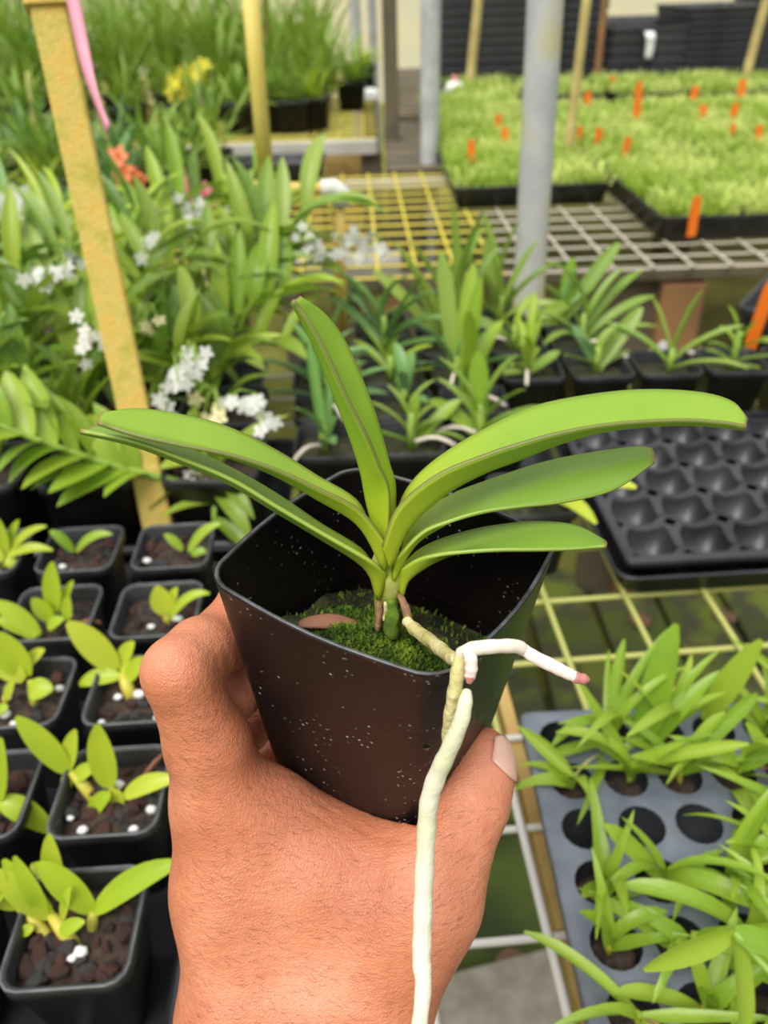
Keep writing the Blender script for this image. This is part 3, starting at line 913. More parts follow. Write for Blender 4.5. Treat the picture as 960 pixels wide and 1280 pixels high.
def surface_nets(F, o, h):
    nx, ny, nz = F.shape
    S = F < 0
    acc = np.zeros((nx - 1, ny - 1, nz - 1, 3)); cnt = np.zeros((nx - 1, ny - 1, nz - 1))
    cor = [(i, j, k) for i in (0, 1) for j in (0, 1) for k in (0, 1)]
    sl = lambda A, c: A[c[0]:nx - 1 + c[0], c[1]:ny - 1 + c[1], c[2]:nz - 1 + c[2]]
    for a in cor:
        for ax_ in range(3):
            if a[ax_]: continue
            b = list(a); b[ax_] = 1; b = tuple(b)
            fa, fb = sl(F, a), sl(F, b)
            cr = sl(S, a) != sl(S, b)
            t = np.where(cr, fa / np.where(cr, fa - fb, 1), 0)
            for q in range(3):
                acc[..., q] += np.where(cr, a[q] + (t if q == ax_ else 0), 0)
            cnt += cr
    act = cnt > 0
    idx = -np.ones(act.shape, int); idx[act] = np.arange(act.sum())
    I = np.argwhere(act)
    Vt = (I + acc[act] / cnt[act][:, None]) * h + o
    faces = []
    for ax_ in range(3):
        u, w = [(1, 2), (2, 0), (0, 1)][ax_]
        A0 = S[tuple(slice(0, -1) if q == ax_ else slice(1, -1) for q in range(3))]
        A1 = S[tuple(slice(1, None) if q == ax_ else slice(1, -1) for q in range(3))]
        E = np.argwhere(A0 != A1)
        fl_ = A0[A0 != A1]
        E = E + np.array([0 if q == ax_ else 1 for q in range(3)])
        def g(du, dw):
            e = E.copy(); e[:, u] -= du; e[:, w] -= dw
            return idx[e[:, 0], e[:, 1], e[:, 2]]
        q = np.stack([g(1, 1), g(0, 1), g(0, 0), g(1, 0)], 1)
        q[~fl_] = q[~fl_][:, ::-1]
        faces.append(q)
    return Vt, np.concatenate(faces)


GROOVES = [[(318, 966), (345, 964), (372, 970)], [(392, 998), (418, 1016), (446, 1031), (462, 1044)], [(380, 1010), (410, 1028), (440, 1042)], [(470, 1046), (500, 1052), (520, 1050)],
           [(232, 814), (252, 822), (272, 829), (290, 834)], [(572, 985), (596, 996), (618, 1000)], [(576, 1003), (600, 1012), (622, 1012)], [(588, 972), (608, 980), (624, 984)], [(440, 1060), (452, 1085), (458, 1120)], [(480, 1060), (474, 1090), (470, 1130)]]


def seen_on_hand(px, py):
    d = np.array(((px - 480) / FPX, (py - 640) / FPX, 1.0)); t = .18
    for _ in range(80):
        p = d * t
        s = float(hand_sdf([np.array(p[0]), np.array(p[1]), np.array(p[2])]))
        if s < .00005: return p
        t += s * .7
        if t > .33: return None
    return None


GP = []
for gr in GROOVES:
    q = [seen_on_hand(*e) for e in crom(gr, 7)]
    GP += [(a_, b_) for a_, b_ in zip(q[:-1], q[1:]) if a_ is not None and b_ is not None and np.linalg.norm(a_ - b_) < .012]


def hand_detail(X):
    h_ = hand_sdf(X)
    for a_, b_ in GP:
        s = cap_sdf(X, a_, b_, .0002, .0002)
        h_ = np.maximum(h_, -s) if False else -smin(-h_, s, .0012)
    return h_


hh = .00115
lo = np.array((-.088, .005, .195)); hi = np.array((.052, .300, .345))
ax3 = [np.arange(lo[q], hi[q], hh) for q in range(3)]
X3 = np.meshgrid(*ax3, indexing='ij', sparse=True)
HF = hand_detail(X3)
for ax_ in range(3):                # close the forearm where it ends, out of the picture
    for e_ in (0, -1): HF[tuple(e_ if q == ax_ else slice(None) for q in range(3))] = hh
HV, HFc = surface_nets(HF, lo, hh)
HF = None
hand_v = [W(c) for c in HV]
hand = link('hand', mesh('hand', hand_v, HFc.tolist(), M['skin']))
tag(hand, 'left hand and wrist gripping the black square pot between thumb and fingers', 'hand')
sm = hand.modifiers.new('smooth', 'SMOOTH'); sm.factor = .5; sm.iterations = 3

# thumb nail: a curved plate on the outer side of the thumb tip
ip = lens(588, 1003, .269); tipc = lens(603, 943, .2765)
ta = tipc - ip; ta /= np.linalg.norm(ta)
nn = np.array((.80, -.20, -.42)); nn -= ta * (nn @ ta); nn /= np.linalg.norm(nn)
nb = np.cross(ta, nn)


def on_hand(c, d, far=.03):
    """march from outside towards c along -d until the skin"""
    p = c + d * far
    for _ in range(60):
        s = float(hand_sdf([np.array(p[0]), np.array(p[1]), np.array(p[2])]))
        if s < .00005: break
        p = p - d * s * .8
    return p


nv, nf = [], []
NU, NW = 12, 10
for i in range(NU):
    for k in range(NW):
        u = i / (NU - 1); w = k / (NW - 1) * 2 - 1
        ang = w * R(46)
        d = nn * math.cos(ang) + nb * math.sin(ang)
        d = d + ta * (.0 + .25 * u); d /= np.linalg.norm(d)
        along = -.0030 + u * .0125 + .0030 * w * w * (1 - u) - .0036 * w * w * u
        c = tipc + ta * (along - .0035)
        p = on_hand(c, d)
        nv.append(W(p + d * (.0003 + .0004 * u)))
for i in range(NU - 1):
    for k in range(NW - 1): nf.append((i * NW + k, i * NW + k + 1, (i + 1) * NW + k + 1, (i + 1) * NW + k))
nl = part('fingernail', nv, nf, M['nail'], hand)
so = nl.modifiers.new('thick', 'SOLIDIFY'); so.thickness = .0005; so.offset = 0

# short dark hairs on the back of the hand and wrist
hb = MB(); r3 = random.Random(11)
HN = HV[HFc]                        # faces x 4 x 3
FN = np.cross(HN[:, 1] - HN[:, 0], HN[:, 3] - HN[:, 0]); FN /= (np.linalg.norm(FN, axis=1)[:, None] + 1e-12)
FC = HN.mean(1)
pxs = FC[:, 0] / FC[:, 2] * FPX + 480; pys = FC[:, 1] / FC[:, 2] * FPX + 640
view = (FN * FC).sum(1) / np.linalg.norm(FC, axis=1)
ok = np.where((view < -.03) & (pys > 880) & (pys < 1500) & (FC[:, 2] < .30))[0]
for i in r3.sample(list(ok), min(3000, len(ok))):
    px, py = pxs[i], pys[i]
    dens = .65
    if py < 1000: dens = .9 if px < 270 else .12
    if 430 < px < 520 and py < 1110: dens = .2
    if px > 540 and py < 1010: dens = .05
    if r3.random() > dens: continue
    nrm = FN[i]; base = np.array((.92, .25 + .4 * r3.uniform(-1, 1), 0)) if px < 450 else np.array((.7, -.45 + .4 * r3.uniform(-1, 1), 0))
    d = base - nrm * (base @ nrm); d /= np.linalg.norm(d); d = d + nrm * .28
    L_ = r3.uniform(.0018, .0038); s = np.cross(d, nrm); s = s / np.linalg.norm(s) * .000040
    c = FC[i]
    q = [c - s, c + s, c + d * L_ * .55 + nrm * L_ * .05 + s * .7, c + d * L_ - nrm * L_ * .06, c + d * L_ * .55 + nrm * L_ * .05 - s * .7]
    hb.add([W(e) for e in q], [(0, 1, 2, 4), (4, 2, 3)])
ho = part('hair', hb.v, hb.f, M['hair'], hand, False); ho['kind'] = 'stuff'
# ------------------------------------------------------------------ shared shapes for pots and plants


def rsq(w, r, z, nc=4, rx=None):
    """rounded square ring of width w (x) and rx (y)"""
    h = w / 2; g = (rx or w) / 2; out = []
    for (sx, sy, a0) in ((1, 1, 0), (-1, 1, 90), (-1, -1, 180), (1, -1, 270)):
        for k in range(nc):
            a = R(a0 + 90 * k / (nc - 1))
            out.append((sx * (h - r) + r * math.cos(a), sy * (g - r) + r * math.sin(a), z))
    return out


def loft(rings, close_first=False, close_last=False):
    n = len(rings[0]); v = [p for rg in rings for p in rg]; f = []
    for i in range(len(rings) - 1):
        for k in range(n):
            f.append((i * n + k, i * n + (k + 1) % n, (i + 1) * n + (k + 1) % n, (i + 1) * n + k))
    if close_first: f.append(tuple(range(n))[::-1])
    if close_last: f.append(tuple(range((len(rings) - 1) * n, len(rings) * n)))
    return v, f


def pot_mesh(w=.066, wb=.048, h=.075, lip=.0028):
    """small square nursery pot, open, standing on z = 0; its folded lip has a thickness"""
    r = w * .16
    rg = [rsq(wb, r * .8, 0), rsq(w * .93, r, h - lip * 3.2), rsq(w, r, h - lip * 3.0), rsq(w, r, h - lip * .2), rsq(w - lip * .4, r, h),
          rsq(w - lip * 1.6, r * .9, h), rsq(w - lip * 2, r * .9, h - lip * .3), rsq(wb * .5 + w * .42, r * .8, h * .5), rsq(wb * .94, r * .7, .004)]
    return loft(rg, True, True)


POT = mesh('pot', *pot_mesh(), M['plastic'])
LIP = mesh('rim', *tube_data([Vector(p) for p in rsq(.0650, .0104, .0748)] + [Vector(rsq(.0650, .0104, .0748)[0])], .0009, 6, False), mat('lip_plastic', (.07, .072, .08), .35, (.12, .125, .135), 90))
SOIL_Z = .061
sg = [rsq(.0600 * (1 - k / 6) + .0001, .010 * (1 - k / 6), SOIL_Z + .0035 * math.sin(k / 6 * 1.5) - .001) for k in range(7)]
SOIL = mesh('potting_mix', *loft(sg), M['soil'])


def rock(seed, flat=.75, n=1):
    bm = bmesh.new(); bmesh.ops.create_icosphere(bm, subdivisions=n, radius=1.0)
    q = random.Random(seed)
    for vv in bm.verts:
        vv.co *= q.uniform(.72, 1.12); vv.co.z *= flat
    me = bpy.data.meshes.new('stone'); bm.to_mesh(me); bm.free()
    return me


def mats_of(me, m):
    me = me.copy(); me.materials.clear(); me.materials.append(m); return me


ROCKS = [rock(s) for s in range(6)]
LAVA = [mats_of(r_, M['lava']) for r_ in ROCKS]
GRIT = [mats_of(r_, M['grit']) for r_ in ROCKS]
PERL = [mats_of(rock(20 + s, .8, 2), M['perlite']) for s in range(3)]
for me in PERL: me.polygons.foreach_set('use_smooth', [True] * len(me.polygons))


def leaf_lib(kind, bend, m, n=8):
    """unit leaf along +Y, length 1, width 1, V-folded, drooping by bend"""
    prof = {
        'strap': lambda t: min(1, .62 + t * 1.2) * (1 if t < .72 else max(.12, math.cos((t - .72) / .28 * 1.45) ** .7)),
        'oval': lambda t: max(.10, math.sin(math.pi * (.04 + .955 * t ** .85)) ** .72),
        'blade': lambda t: min(1, .5 + t * 2) * max(.03, (1 - t) ** .55) * 1.15,
        'cane': lambda t: max(.06, math.sin(math.pi * (.10 + .89 * t)) ** .8),
    }[kind]
    fold = {'strap': .045, 'oval': .07, 'blade': .02, 'cane': .05}[kind]
    v, f = [], []
    y = z = 0; a = bend * .35
    for i in range(n + 1):
        t = i / n; w = prof(t)
        v += [(-w / 2, y, z + fold * w), (-w / 4, y, z + fold * .42 * w), (0, y, z), (w / 4, y, z + fold * .42 * w), (w / 2, y, z + fold * w)]
        y += math.cos(a) / n; z += math.sin(a) / n; a -= bend * 1.35 / n
    for i in range(n):
        for k in range(4): f.append((i * 5 + k, i * 5 + k + 1, i * 5 + 6 + k, i * 5 + 5 + k))
    return mesh('leaf', v, f, m)


BENDS = (.15, .5, .95, 1.5)
LIB = {}


def leaf_mesh(kind, bend_i, key):
    q = (kind, bend_i, key)
    if q not in LIB: LIB[q] = leaf_lib(kind, BENDS[bend_i], M[key])
    return LIB[q]


def put_leaf(parent, base, az, el, L_, w, kind, key, bend=None, roll=0.0, rg=rng):
    """one leaf from base, heading az, rising el"""
    bi = rg.randrange(4) if bend is None else bend
    Mx = Matrix.Translation(base) @ Matrix.Rotation(az, 4, 'Z') @ Matrix.Rotation(el, 4, 'X') @ Matrix.Rotation(roll, 4, 'Y') @ Matrix.Diagonal((w, L_, L_, 1))
    return place('leaf', leaf_mesh(kind, bi, key), parent, Mx)


def leaf_to(parent, base, tip, width, key, bow=.12, kind='oval', roll=0.0, n=9, facing=None):
    """one leaf of its own shape between two points; bow lifts its middle"""
    prof = {'oval': lambda t: max(.16, math.sin(math.pi * (.06 + .915 * t ** .9)) ** .66), 'strap': lambda t: min(1, .6 + t) * (1 if t < .75 else max(.15, math.cos((t - .75) / .25 * 1.4) ** .7)),
            'blade': lambda t: min(1, .45 + t * 2) * max(.03, (1 - t) ** .6) * 1.1}[kind]
    base = Vector(base); tip = Vector(tip); ln = (tip - base).length
    up = Vector((0, 0, 1)); mid = base.lerp(tip, .5) + up * bow * ln
    v, f = [], []
    face = facing or (up + Vector((0, -.55, 0))).normalized()     # leaves spread to the light
    for i in range(n + 1):
        t = i / n
        c = base * (1 - t) ** 2 + mid * 2 * t * (1 - t) + tip * t * t
        tg = (mid - base) * (1 - t) + (tip - mid) * t
        tg.normalize()
        s = tg.cross(face)
        if s.length < .05: s = Vector((1, 0, 0))
        s.normalize(); nr = s.cross(tg)
        s2 = s * math.cos(roll) + nr * math.sin(roll); nr = s2.cross(tg)
        w = prof(t) * width
        for q, lift in ((-.5, .16), (-.25, .06), (0, 0), (.25, .06), (.5, .16)):
            v.append(c + s2 * (q * w) + nr * (lift * w))
    for i in range(n):
        for k in range(4): f.append((i * 5 + k, i * 5 + k + 1, i * 5 + 6 + k, i * 5 + 5 + k))
    return part('leaf', v, f, M[key], parent)


# ------------------------------------------------------------------ lime green seedlings in square pots, near left
PR = 1.0                           # height of their rims
PZ = PR - .075
TRZ = BENCH + .0006                # black tray that carries them
tray_rows = [('potted_seedling', .234), ('potted_seedling', .320)]
TA = R(2.0)
gx0, gy0 = -.172, .234


def grid_pos(col, row): return Vector((gx0 - .083 * col - .004 * row, gy0 + .0857 * row, PZ))


def carry_tray(label, cx, cy, lx, ly, rz, z0=TRZ, h=.042, key='tray', cat='tray', group=None):
    """shallow open nursery tray with a rolled lip and low ribs"""
    t = thing('nursery_tray', label, cat, (cx, cy, z0), rz, group)
    Mx = WM[t]; r = .018
    q = lambda dx, z, rr=r: [Mx @ Vector(p) for p in rsq(lx - dx, rr, z, 4, ly - dx)]
    rg = [q(.022, .0004), q(.010, h * .75), q(.008, h * .78), q(0.0, h), q(.001, h + .002), q(.006, h + .002), q(.012, h * .9), q(.026, .0040)]
    v, f = loft(rg, True, True)
    part('body', v, f, M[key], t)
    rb = MB()
    for k in range(5):
        x = -lx / 2 + lx * (k + 1) / 6
        rb.box((x - .003, -ly / 2 + .02, .0038), (x + .003, ly / 2 - .02, .0065), Mx)
    part('ribs', rb.v, rb.f, M[key], t, False)
    return t


carry_tray('black nursery tray carrying the lime green seedling pots beside the hand', gx0 - .083 * 1.45 - .006, gy0 + .0857 * 2.0, .335, .49, TA, h=.028)
PZ = TRZ + .0068
PR = PZ + .075
SEED_L = {
    (0, 0): 'lime green seedling pot nearest the wrist, with reddish lava chips and one big arching leaf',
    (1, 0): 'seedling pot cut by the frame, left of the nearest lava-chip pot',
    (0, 1): 'lime seedling pot with white perlite and two tall leaves, second beside the wrist',
    (1, 1): 'seedling pot with one long drooping lime leaf, left of the perlite pot',
    (0, 2): 'seedling pot beside the index knuckle, four lime leaves over dark soil',
    (1, 2): 'bushy lime seedling pot by the edge, left of the knuckle pot',
    (0, 3): 'seedling pot at the foot of the ochre stake, one upright and one curling leaf',
    (1, 3): 'seedling pot with a cluster of lime leaves, left of the stake foot',
    (0, 4): 'low seedling pot right behind the foot of the ochre stake',
    (1, 4): 'seedling pot with two small arching leaves, behind the clustered one',
    (2, 4): 'yellowish bushy seedling pot by the frame edge, farthest of the lime ones',
}


def seedling_pot(col, row):
    p = grid_pos(col, row); p.z = PZ
    o = thing('potted_seedling', SEED_L[(col, row)], 'potted plant', p, TA, 'lime seedlings in square pots')
    pt = place('pot', POT, o, WM[o].copy()); place('rim', LIP, pt, WM[o].copy())
    place('potting_mix', SOIL, o, WM[o].copy())
    q = random.Random(col * 10 + row + 5)
    lava = (col, row) in ((0, 0), (1, 1))
    nst = 46 if row == 0 else 34 if row == 1 else 22
    for k in range(nst):
        s = q.uniform(.0030, .0075) if lava else q.uniform(.0025, .006)
        x = q.uniform(-.026, .026); y = q.uniform(-.026, .026)
        lib = LAVA if q.random() < (.75 if lava else .45) else GRIT
        place('stone', lib[q.randrange(6)], o, WM[o] @ Matrix.Translation((x, y, SOIL_Z + .0015 + s * .2)) @ Matrix.Rotation(q.uniform(0, 6), 4, Vector((q.random(), q.random(), q.random() + .2)).normalized()) @ Matrix.Diagonal((s * 1.25, s, s, 1)))
    for k in range({0: 2, 1: 6, 2: 4, 3: 4, 4: 2}[row]):
        s = q.uniform(.0020, .0040)
        place('perlite', PERL[q.randrange(3)], o, WM[o] @ Matrix.Translation((q.uniform(-.026, .026), q.uniform(-.027, .018), SOIL_Z + .004 + s * .3)) @ Matrix.Diagonal((s * 1.2, s, s, 1)))
    return o


def seed_leaf(o, bx, by, tx, ty, wpx, bow=.15, lean=.5, d=None, kind='oval', roll=0.0, key='lime', lift=.012):
    """a leaf whose base and tip were read off the photograph; the base lies over the pot"""
    c = WM[o].translation
    z = c.z + SOIL_Z + lift
    b = G(bx, by, z)
    db = float(((b - Vector(EYE)).dot(Vector(ROT @ np.array((0, 0, 1.0))))))
    dt = db - lean * (by - ty) / FPX * db
    t = P(tx, ty, dt if d is None else d)
    return leaf_to(o, b, t, wpx / FPX * (db + dt) / 2, key, bow, kind, roll)


def seed_stem(o, bx, by, tx, ty, w0, w1, lift=.012, key='cane_yellow'):
    c = WM[o].translation
    a = G(bx, by, c.z + SOIL_Z - .001); b = G(tx, ty, c.z + SOIL_Z + lift)
    ln = .40 + (b - a).length * 0
    m_ = a.lerp(b, .5) + Vector((0, 0, .002))
    part('stem', *tube_data([a, m_, b], [w0 / 2 / FPX * .42, (w0 + w1) / 3.4 / FPX * .42, w1 / 2 / FPX * .42], 9), M[key], o)


s = seedling_pot(0, 0)
seed_stem(s, 97, 1188, 60, 1140, 20, 11); seed_stem(s, 70, 1178, 20, 1132, 17, 8); seed_stem(s, 116, 1166, 117, 1140, 15, 11); seed_stem(s, 84, 1150, 78, 1110, 10, 7)
for a in ((62, 1146, -6, 1088, 34, .14), (58, 1146, 18, 1070, 24, .05), (56, 1140, 4, 1074, 26, .10), (22, 1134, -22, 1096, 30, .1), (116, 1140, 48, 1078, 34, .16), (72, 1112, 62, 1042, 28, .04),
          (119, 1140, 226, 1078, 32, .20), (78, 1150, 88, 1108, 13, .1), (75, 1166, 106, 1152, 19, .16), (42, 1160, 26, 1168, 14, .2), (100, 1112, 38, 1082, 26, .2)):
    seed_leaf(s, *a)
s = seedling_pot(1, 0)
seed_leaf(s, -40, 1150, 4, 1120, 26); seed_leaf(s, -50, 1160, -20, 1090, 26)
s = seedling_pot(0, 1)
seed_stem(s, 122, 1004, 88, 965, 20, 9, .016); seed_stem(s, 142, 1000, 140, 975, 12, 9)
for a in ((87, 966, 20, 896, 30, .10), (84, 962, 95, 912, 24, .05), (136, 984, 122, 905, 36, .04), (156, 996, 222, 974, 24, .24), (146, 986, 149, 1014, 22, .35), (138, 992, 110, 1026, 22, .2), (92, 976, 122, 958, 20, .2), (88, 970, 84, 988, 18, .3)):
    seed_leaf(s, *a)
p = WM[s] @ Vector((.014, .012, SOIL_Z + .006))
part('bark_chip', *tube_data([p, p + Vector((.008, .010, .004)), p + Vector((.014, .017, .006))], [.0015, .0028, .0012], 6, flat=.5), M['bark'], s)
s = seedling_pot(1, 1)
for a in ((-2, 1000, 2, 922, 32, .04), (0, 1002, 69, 1042, 30, .32), (-10, 1000, -40, 950, 30, .1), (-5, 1004, 14, 1020, 18, .2)):
    seed_leaf(s, *a)
seed_stem(s, -4, 1020, -4, 1000, 16, 10)
s = seedling_pot(0, 2)
seed_stem(s, 166, 876, 152, 842, 22, 15, .014)
for a in ((146, 838, 84, 778, 34, .12), (150, 834, 168, 802, 22, .1), (150, 846, 99, 856, 22, .22), (160, 850, 181, 822, 22, .1), (150, 842, 186, 838, 18, .25)):
    seed_leaf(s, *a)
s = seedling_pot(1, 2)
seed_stem(s, 44, 884, 38, 850, 15, 10, .014); seed_stem(s, 8, 884, 8, 866, 12, 8)
for a in ((34, 846, -8, 790, 36, .12), (30, 836, 56, 812, 19, .12), (36, 866, 66, 862, 28, .22), (8, 874, 18, 852, 15, .1), (30, 850, -14, 826, 26, .15), (10, 884, -8, 894, 14, .2)):
    seed_leaf(s, *a)
s = seedling_pot(0, 3)
seed_stem(s, 212, 782, 206, 764, 17, 12)
for a in ((208, 768, 196, 732, 28, .04, .4), (207, 766, 222, 734, 16, .04, .4), (214, 772, 262, 742, 13, .42)):
    seed_leaf(s, *a)
s = seedling_pot(0, 4)
for a in ((236, 690, 276, 655, 14, .3), (228, 688, 205, 668, 12, .2), (240, 694, 258, 690, 12, .3)):
    seed_leaf(s, *a, key='seedling')
s = seedling_pot(1, 4)
for a in ((96, 690, 140, 668, 13, .35), (92, 690, 62, 664, 13, .3)):
    seed_leaf(s, *a, key='seedling')
s = seedling_pot(2, 4)
seed_stem(s, 4, 712, 4, 690, 12, 9)
for a in ((6, 694, -2, 648, 22, .06), (8, 690, 24, 650, 15, .08), (10, 694, 58, 658, 13, .25), (8, 698, 66, 688, 14, .3), (4, 700, -20, 690, 18, .2), (6, 702, 22, 708, 14, .2)):
    seed_leaf(s, *a)
s = seedling_pot(1, 3)
for a in ((48, 792, -8, 752, 24, .12), (68, 766, 66, 702, 26, .04), (74, 764, 92, 726, 15, .06), (46, 794, -6, 774, 18, .1), (64, 776, 40, 748, 20, .1), (84, 776, 86, 744, 16, .05), (60, 786, 80, 774, 16, .2), (52, 790, 30, 800, 16, .2)):
    seed_leaf(s, *a)
seed_stem(s, 66, 792, 64, 772, 14, 10)
p = WM[s] @ Vector((.018, -.008, SOIL_Z + .006))
part('bark_chip', *tube_data([p, p + Vector((.012, .002, .002)), p + Vector((.020, .0, .001))], [.002, .0035, .0018], 6, flat=.5), M['bark'], s)

# ------------------------------------------------------------------ grey plug tray with orchid seedlings, near right
CP = .0365; NCX, NCY = 8, 13
pt_ = thing('plug_tray', 'grey plug tray of round cells full of small green seedlings', 'tray', (.098 + CP * NCX / 2 + .006, .405 - CP * NCY / 2 - .006, BENCH + .0006), R(0.6))
Mx = WM[pt_]; TOP = .0440


def cell_tray(parent, ncx, ncy, cp, top, rad, sq, key, seg=16, depth=.95, margin=.006, sag=0.0, taper=.9, hole=.86):
    """moulded sheet with open cells; sq = 0 round, 1 square; built around the parent's axes"""
    Mx = WM[parent]; o = MB(); cu = MB()
    sup = lambda a, r: (math.copysign(abs(math.cos(a)) ** (1 - .55 * sq), math.cos(a)) * r, math.copysign(abs(math.sin(a)) ** (1 - .55 * sq), math.sin(a)) * r)
    for i in range(ncx):
        for j in range(ncy):
            cx = (i - (ncx - 1) / 2) * cp; cy = (j - (ncy - 1) / 2) * cp
            v = []; f = []
            outer, ring, mid, low = [], [], [], []
            for k in range(seg):
                a = 2 * math.pi * k / seg
                m_ = max(abs(math.cos(a)), abs(math.sin(a)))
                e = abs(math.sin(2 * a))            # 1 at the diagonals
                zz = top - sag * (1 - e ** 2)
                outer.append((cx + math.cos(a) / m_ * cp / 2, cy + math.sin(a) / m_ * cp / 2, zz))
                x, y = sup(a, rad); ring.append((cx + x, cy + y, zz - .0002))
                mid.append((cx + x * .96, cy + y * .96, zz - .0035))
                x, y = sup(a, rad * taper); low.append((cx + x, cy + y, top * (1 - depth)))
            o.add([Mx @ Vector(p) for p in outer + ring], [(k, (k + 1) % seg, seg + (k + 1) % seg, seg + k) for k in range(seg)])
            v = ring + mid + low
            for q in range(2):
                for k in range(seg): f.append((q * seg + k, q * seg + (k + 1) % seg, (q + 1) * seg + (k + 1) % seg, (q + 1) * seg + k))
            fl_ = len(v)
            v += [(cx + math.cos(2 * math.pi * k / seg) * rad * hole, cy + math.sin(2 * math.pi * k / seg) * rad * hole, top * (1 - depth)) for k in range(seg)]
            for k in range(seg): f.append((2 * seg + k, 2 * seg + (k + 1) % seg, fl_ + (k + 1) % seg, fl_ + k))
            cu.add([Mx @ Vector(p) for p in v], f)
    # flange and outer skirt
    W_, H_ = ncx * cp, ncy * cp
    rg = [[Mx @ Vector((x, y, z)) for x, y, z in rsq(W_ + d, rr, z, 4, H_ + d)] for d, z, rr in ((0, top, .001), (margin * 2, top, .006), (margin * 2 + .002, top - .001, .007), (margin * 2 + .002, top - .008, .007), (margin * 2 - .004, top - .008, .006))]
    o.add(*loft(rg))
    part('cell_cups', cu.v, cu.f, M['tray'], parent)
    return part('sheet', o.v, o.f, M[key], parent)


cell_tray(pt_, NCX, NCY, CP, TOP, .0148, 0.0, 'graytray')


def cell_at(i, j): return Mx @ Vector(((i - (NCX - 1) / 2) * CP, (j - (NCY - 1) / 2) * CP, TOP))


ORD = ['first', 'second', 'third', 'fourth', 'fifth', 'sixth', 'seventh', 'eighth', 'ninth', 'tenth', 'eleventh', 'twelfth', 'thirteenth', 'fourteenth', 'fifteenth', 'sixteenth', 'seventeenth']
PLUG = mesh('soil_plug', *loft([[(math.cos(a) * r_, math.sin(a) * r_, z) for a in np.linspace(0, 2 * math.pi, 13)[:-1]] for r_, z in ((.0128, 0), (.0095, .0015), (.005, .003), (.0008, .0034))], False, True), M['soil'])
cq = random.Random(21)
SPECIAL = {}
for i in range(NCX):
    for jj in range(NCY):
        j = NCY - 1 - jj                         # jj counts from the far edge
        if (i, jj) in ((0, 0), (0, 2), (3, 0), (3, 7)): continue  # empty cells
        c = cell_at(i, j)
        if c.x > .40 or c.y < .02: continue
        # skip what the frame cannot show
        q = np.array(c) - EYE; l = ROT.T @ q
        sx, sy = l[0] / l[2] * FPX + 480, l[1] / l[2] * FPX + 640
        if sx > 1040 or sy > 1330: continue
        if i > 0 and cq.random() < .10: continue
        look = cq.choice(('narrow upright green', 'spreading light green', 'arching mid green', 'short fresh green'))
        sd = thing('seedling', f'{look} seedling in grey plug tray, {ORD[jj]} row from far edge, {ORD[i]} from left', 'seedling', c - Vector((0, 0, .012)), 0, 'seedlings in the grey plug tray')
        place('soil_plug', PLUG, sd, Matrix.Translation(c - Vector((0, 0, .0125))))
        base = c - Vector((cq.uniform(-.004, .004), cq.uniform(-.004, .004), .009))
        if look.startswith('narrow'): n_, L0, L1, w_, e0, e1 = 8, .05, .095, .0085, 30, 82
        elif look.startswith('spread'): n_, L0, L1, w_, e0, e1 = 8, .04, .08, .010, 5, 65
        elif look.startswith('arch'): n_, L0, L1, w_, e0, e1 = 8, .05, .095, .0085, 5, 75
        else: n_, L0, L1, w_, e0, e1 = 6, .03, .06, .010, 10, 80
        if i == 0: n_ = 4 + jj % 2; L0 *= .75; L1 *= .78      # the outermost ones are small
        a0 = cq.uniform(0, math.pi)
        part('stem', *tube_data([base, base + Vector((cq.uniform(-.003, .003), cq.uniform(-.003, .003), .012))], [.0024, .0016], 7), M['cane_yellow'] if cq.random() < .3 else M['dend_stem'], sd)
        for k in range(n_):
            # leaves stand in two ranks
            az = a0 + (math.pi if k % 2 else 0) + cq.uniform(-.8, .8)
            put_leaf(sd, base + Vector((0, 0, .003 + .0022 * k)), az, R(cq.uniform(e0, e1)), cq.uniform(L0, L1), w_ * cq.uniform(.8, 1.2), cq.choice(('blade', 'oval', 'blade', 'strap')), 'seedling', None, cq.uniform(-.5, .5), cq)
        if cq.random() < .3:
            rp = [base + Vector((0, 0, .008))]
            dr = Vector((cq.uniform(-1, 1), cq.uniform(-1, 1), 0)).normalized()
            for k in range(1, 6): rp.append(base + dr * (.006 * k) + Vector((0, 0, .011 + .004 * math.sin(k * .7))))
            part('root', *tube_data(rp, .0008, 6), M['sheath'] if cq.random() < .5 else M['rootold'], sd)
# the leaves that stand out most
s = thing('seedling', 'seedling with the tallest broad pointed blade, at the far edge of the grey plug tray', 'seedling', cell_at(3, 12) - Vector((0, 0, .012)), 0, 'seedlings in the grey plug tray')
place('soil_plug', PLUG, s, Matrix.Translation(cell_at(3, 12) - Vector((0, 0, .0100))))
b = G(800, 938, .962)
leaf_to(s, b, P(846, 780, .545), .022, 'seedling', .03, 'oval', .5); leaf_to(s, b, P(900, 838, .55), .018, 'seedling', .10, 'blade', .3)
b = G(880, 900, .964); leaf_to(s, b, P(952, 800, .54), .018, 'seedling', .04, 'oval', .4)
s = thing('seedling', 'seedling with one broad pointed leaf spread over the near cells of grey plug tray', 'seedling', cell_at(3, 5) - Vector((0, 0, .012)), 0, 'seedlings in the grey plug tray')
b = P(918, 1166, .36)
leaf_to(s, b, P(804, 1212, .365), .0155, 'seedling', .12, 'oval', .75)
leaf_to(s, b, P(930, 1295, .37), .013, 'seedling', .10, 'strap', .5)
leaf_to(s, b, P(990, 1200, .36), .013, 'seedling', .1, 'blade', .1)
part('stem', *tube_data([cell_at(3, 5) - Vector((0, 0, .012)), cell_at(3, 5) + Vector((0, 0, .02)), b], [.0022, .002, .0016], 8), M['dend_stem'], s)
place('soil_plug', PLUG, s, Matrix.Translation(cell_at(3, 5) - Vector((0, 0, .0100))))
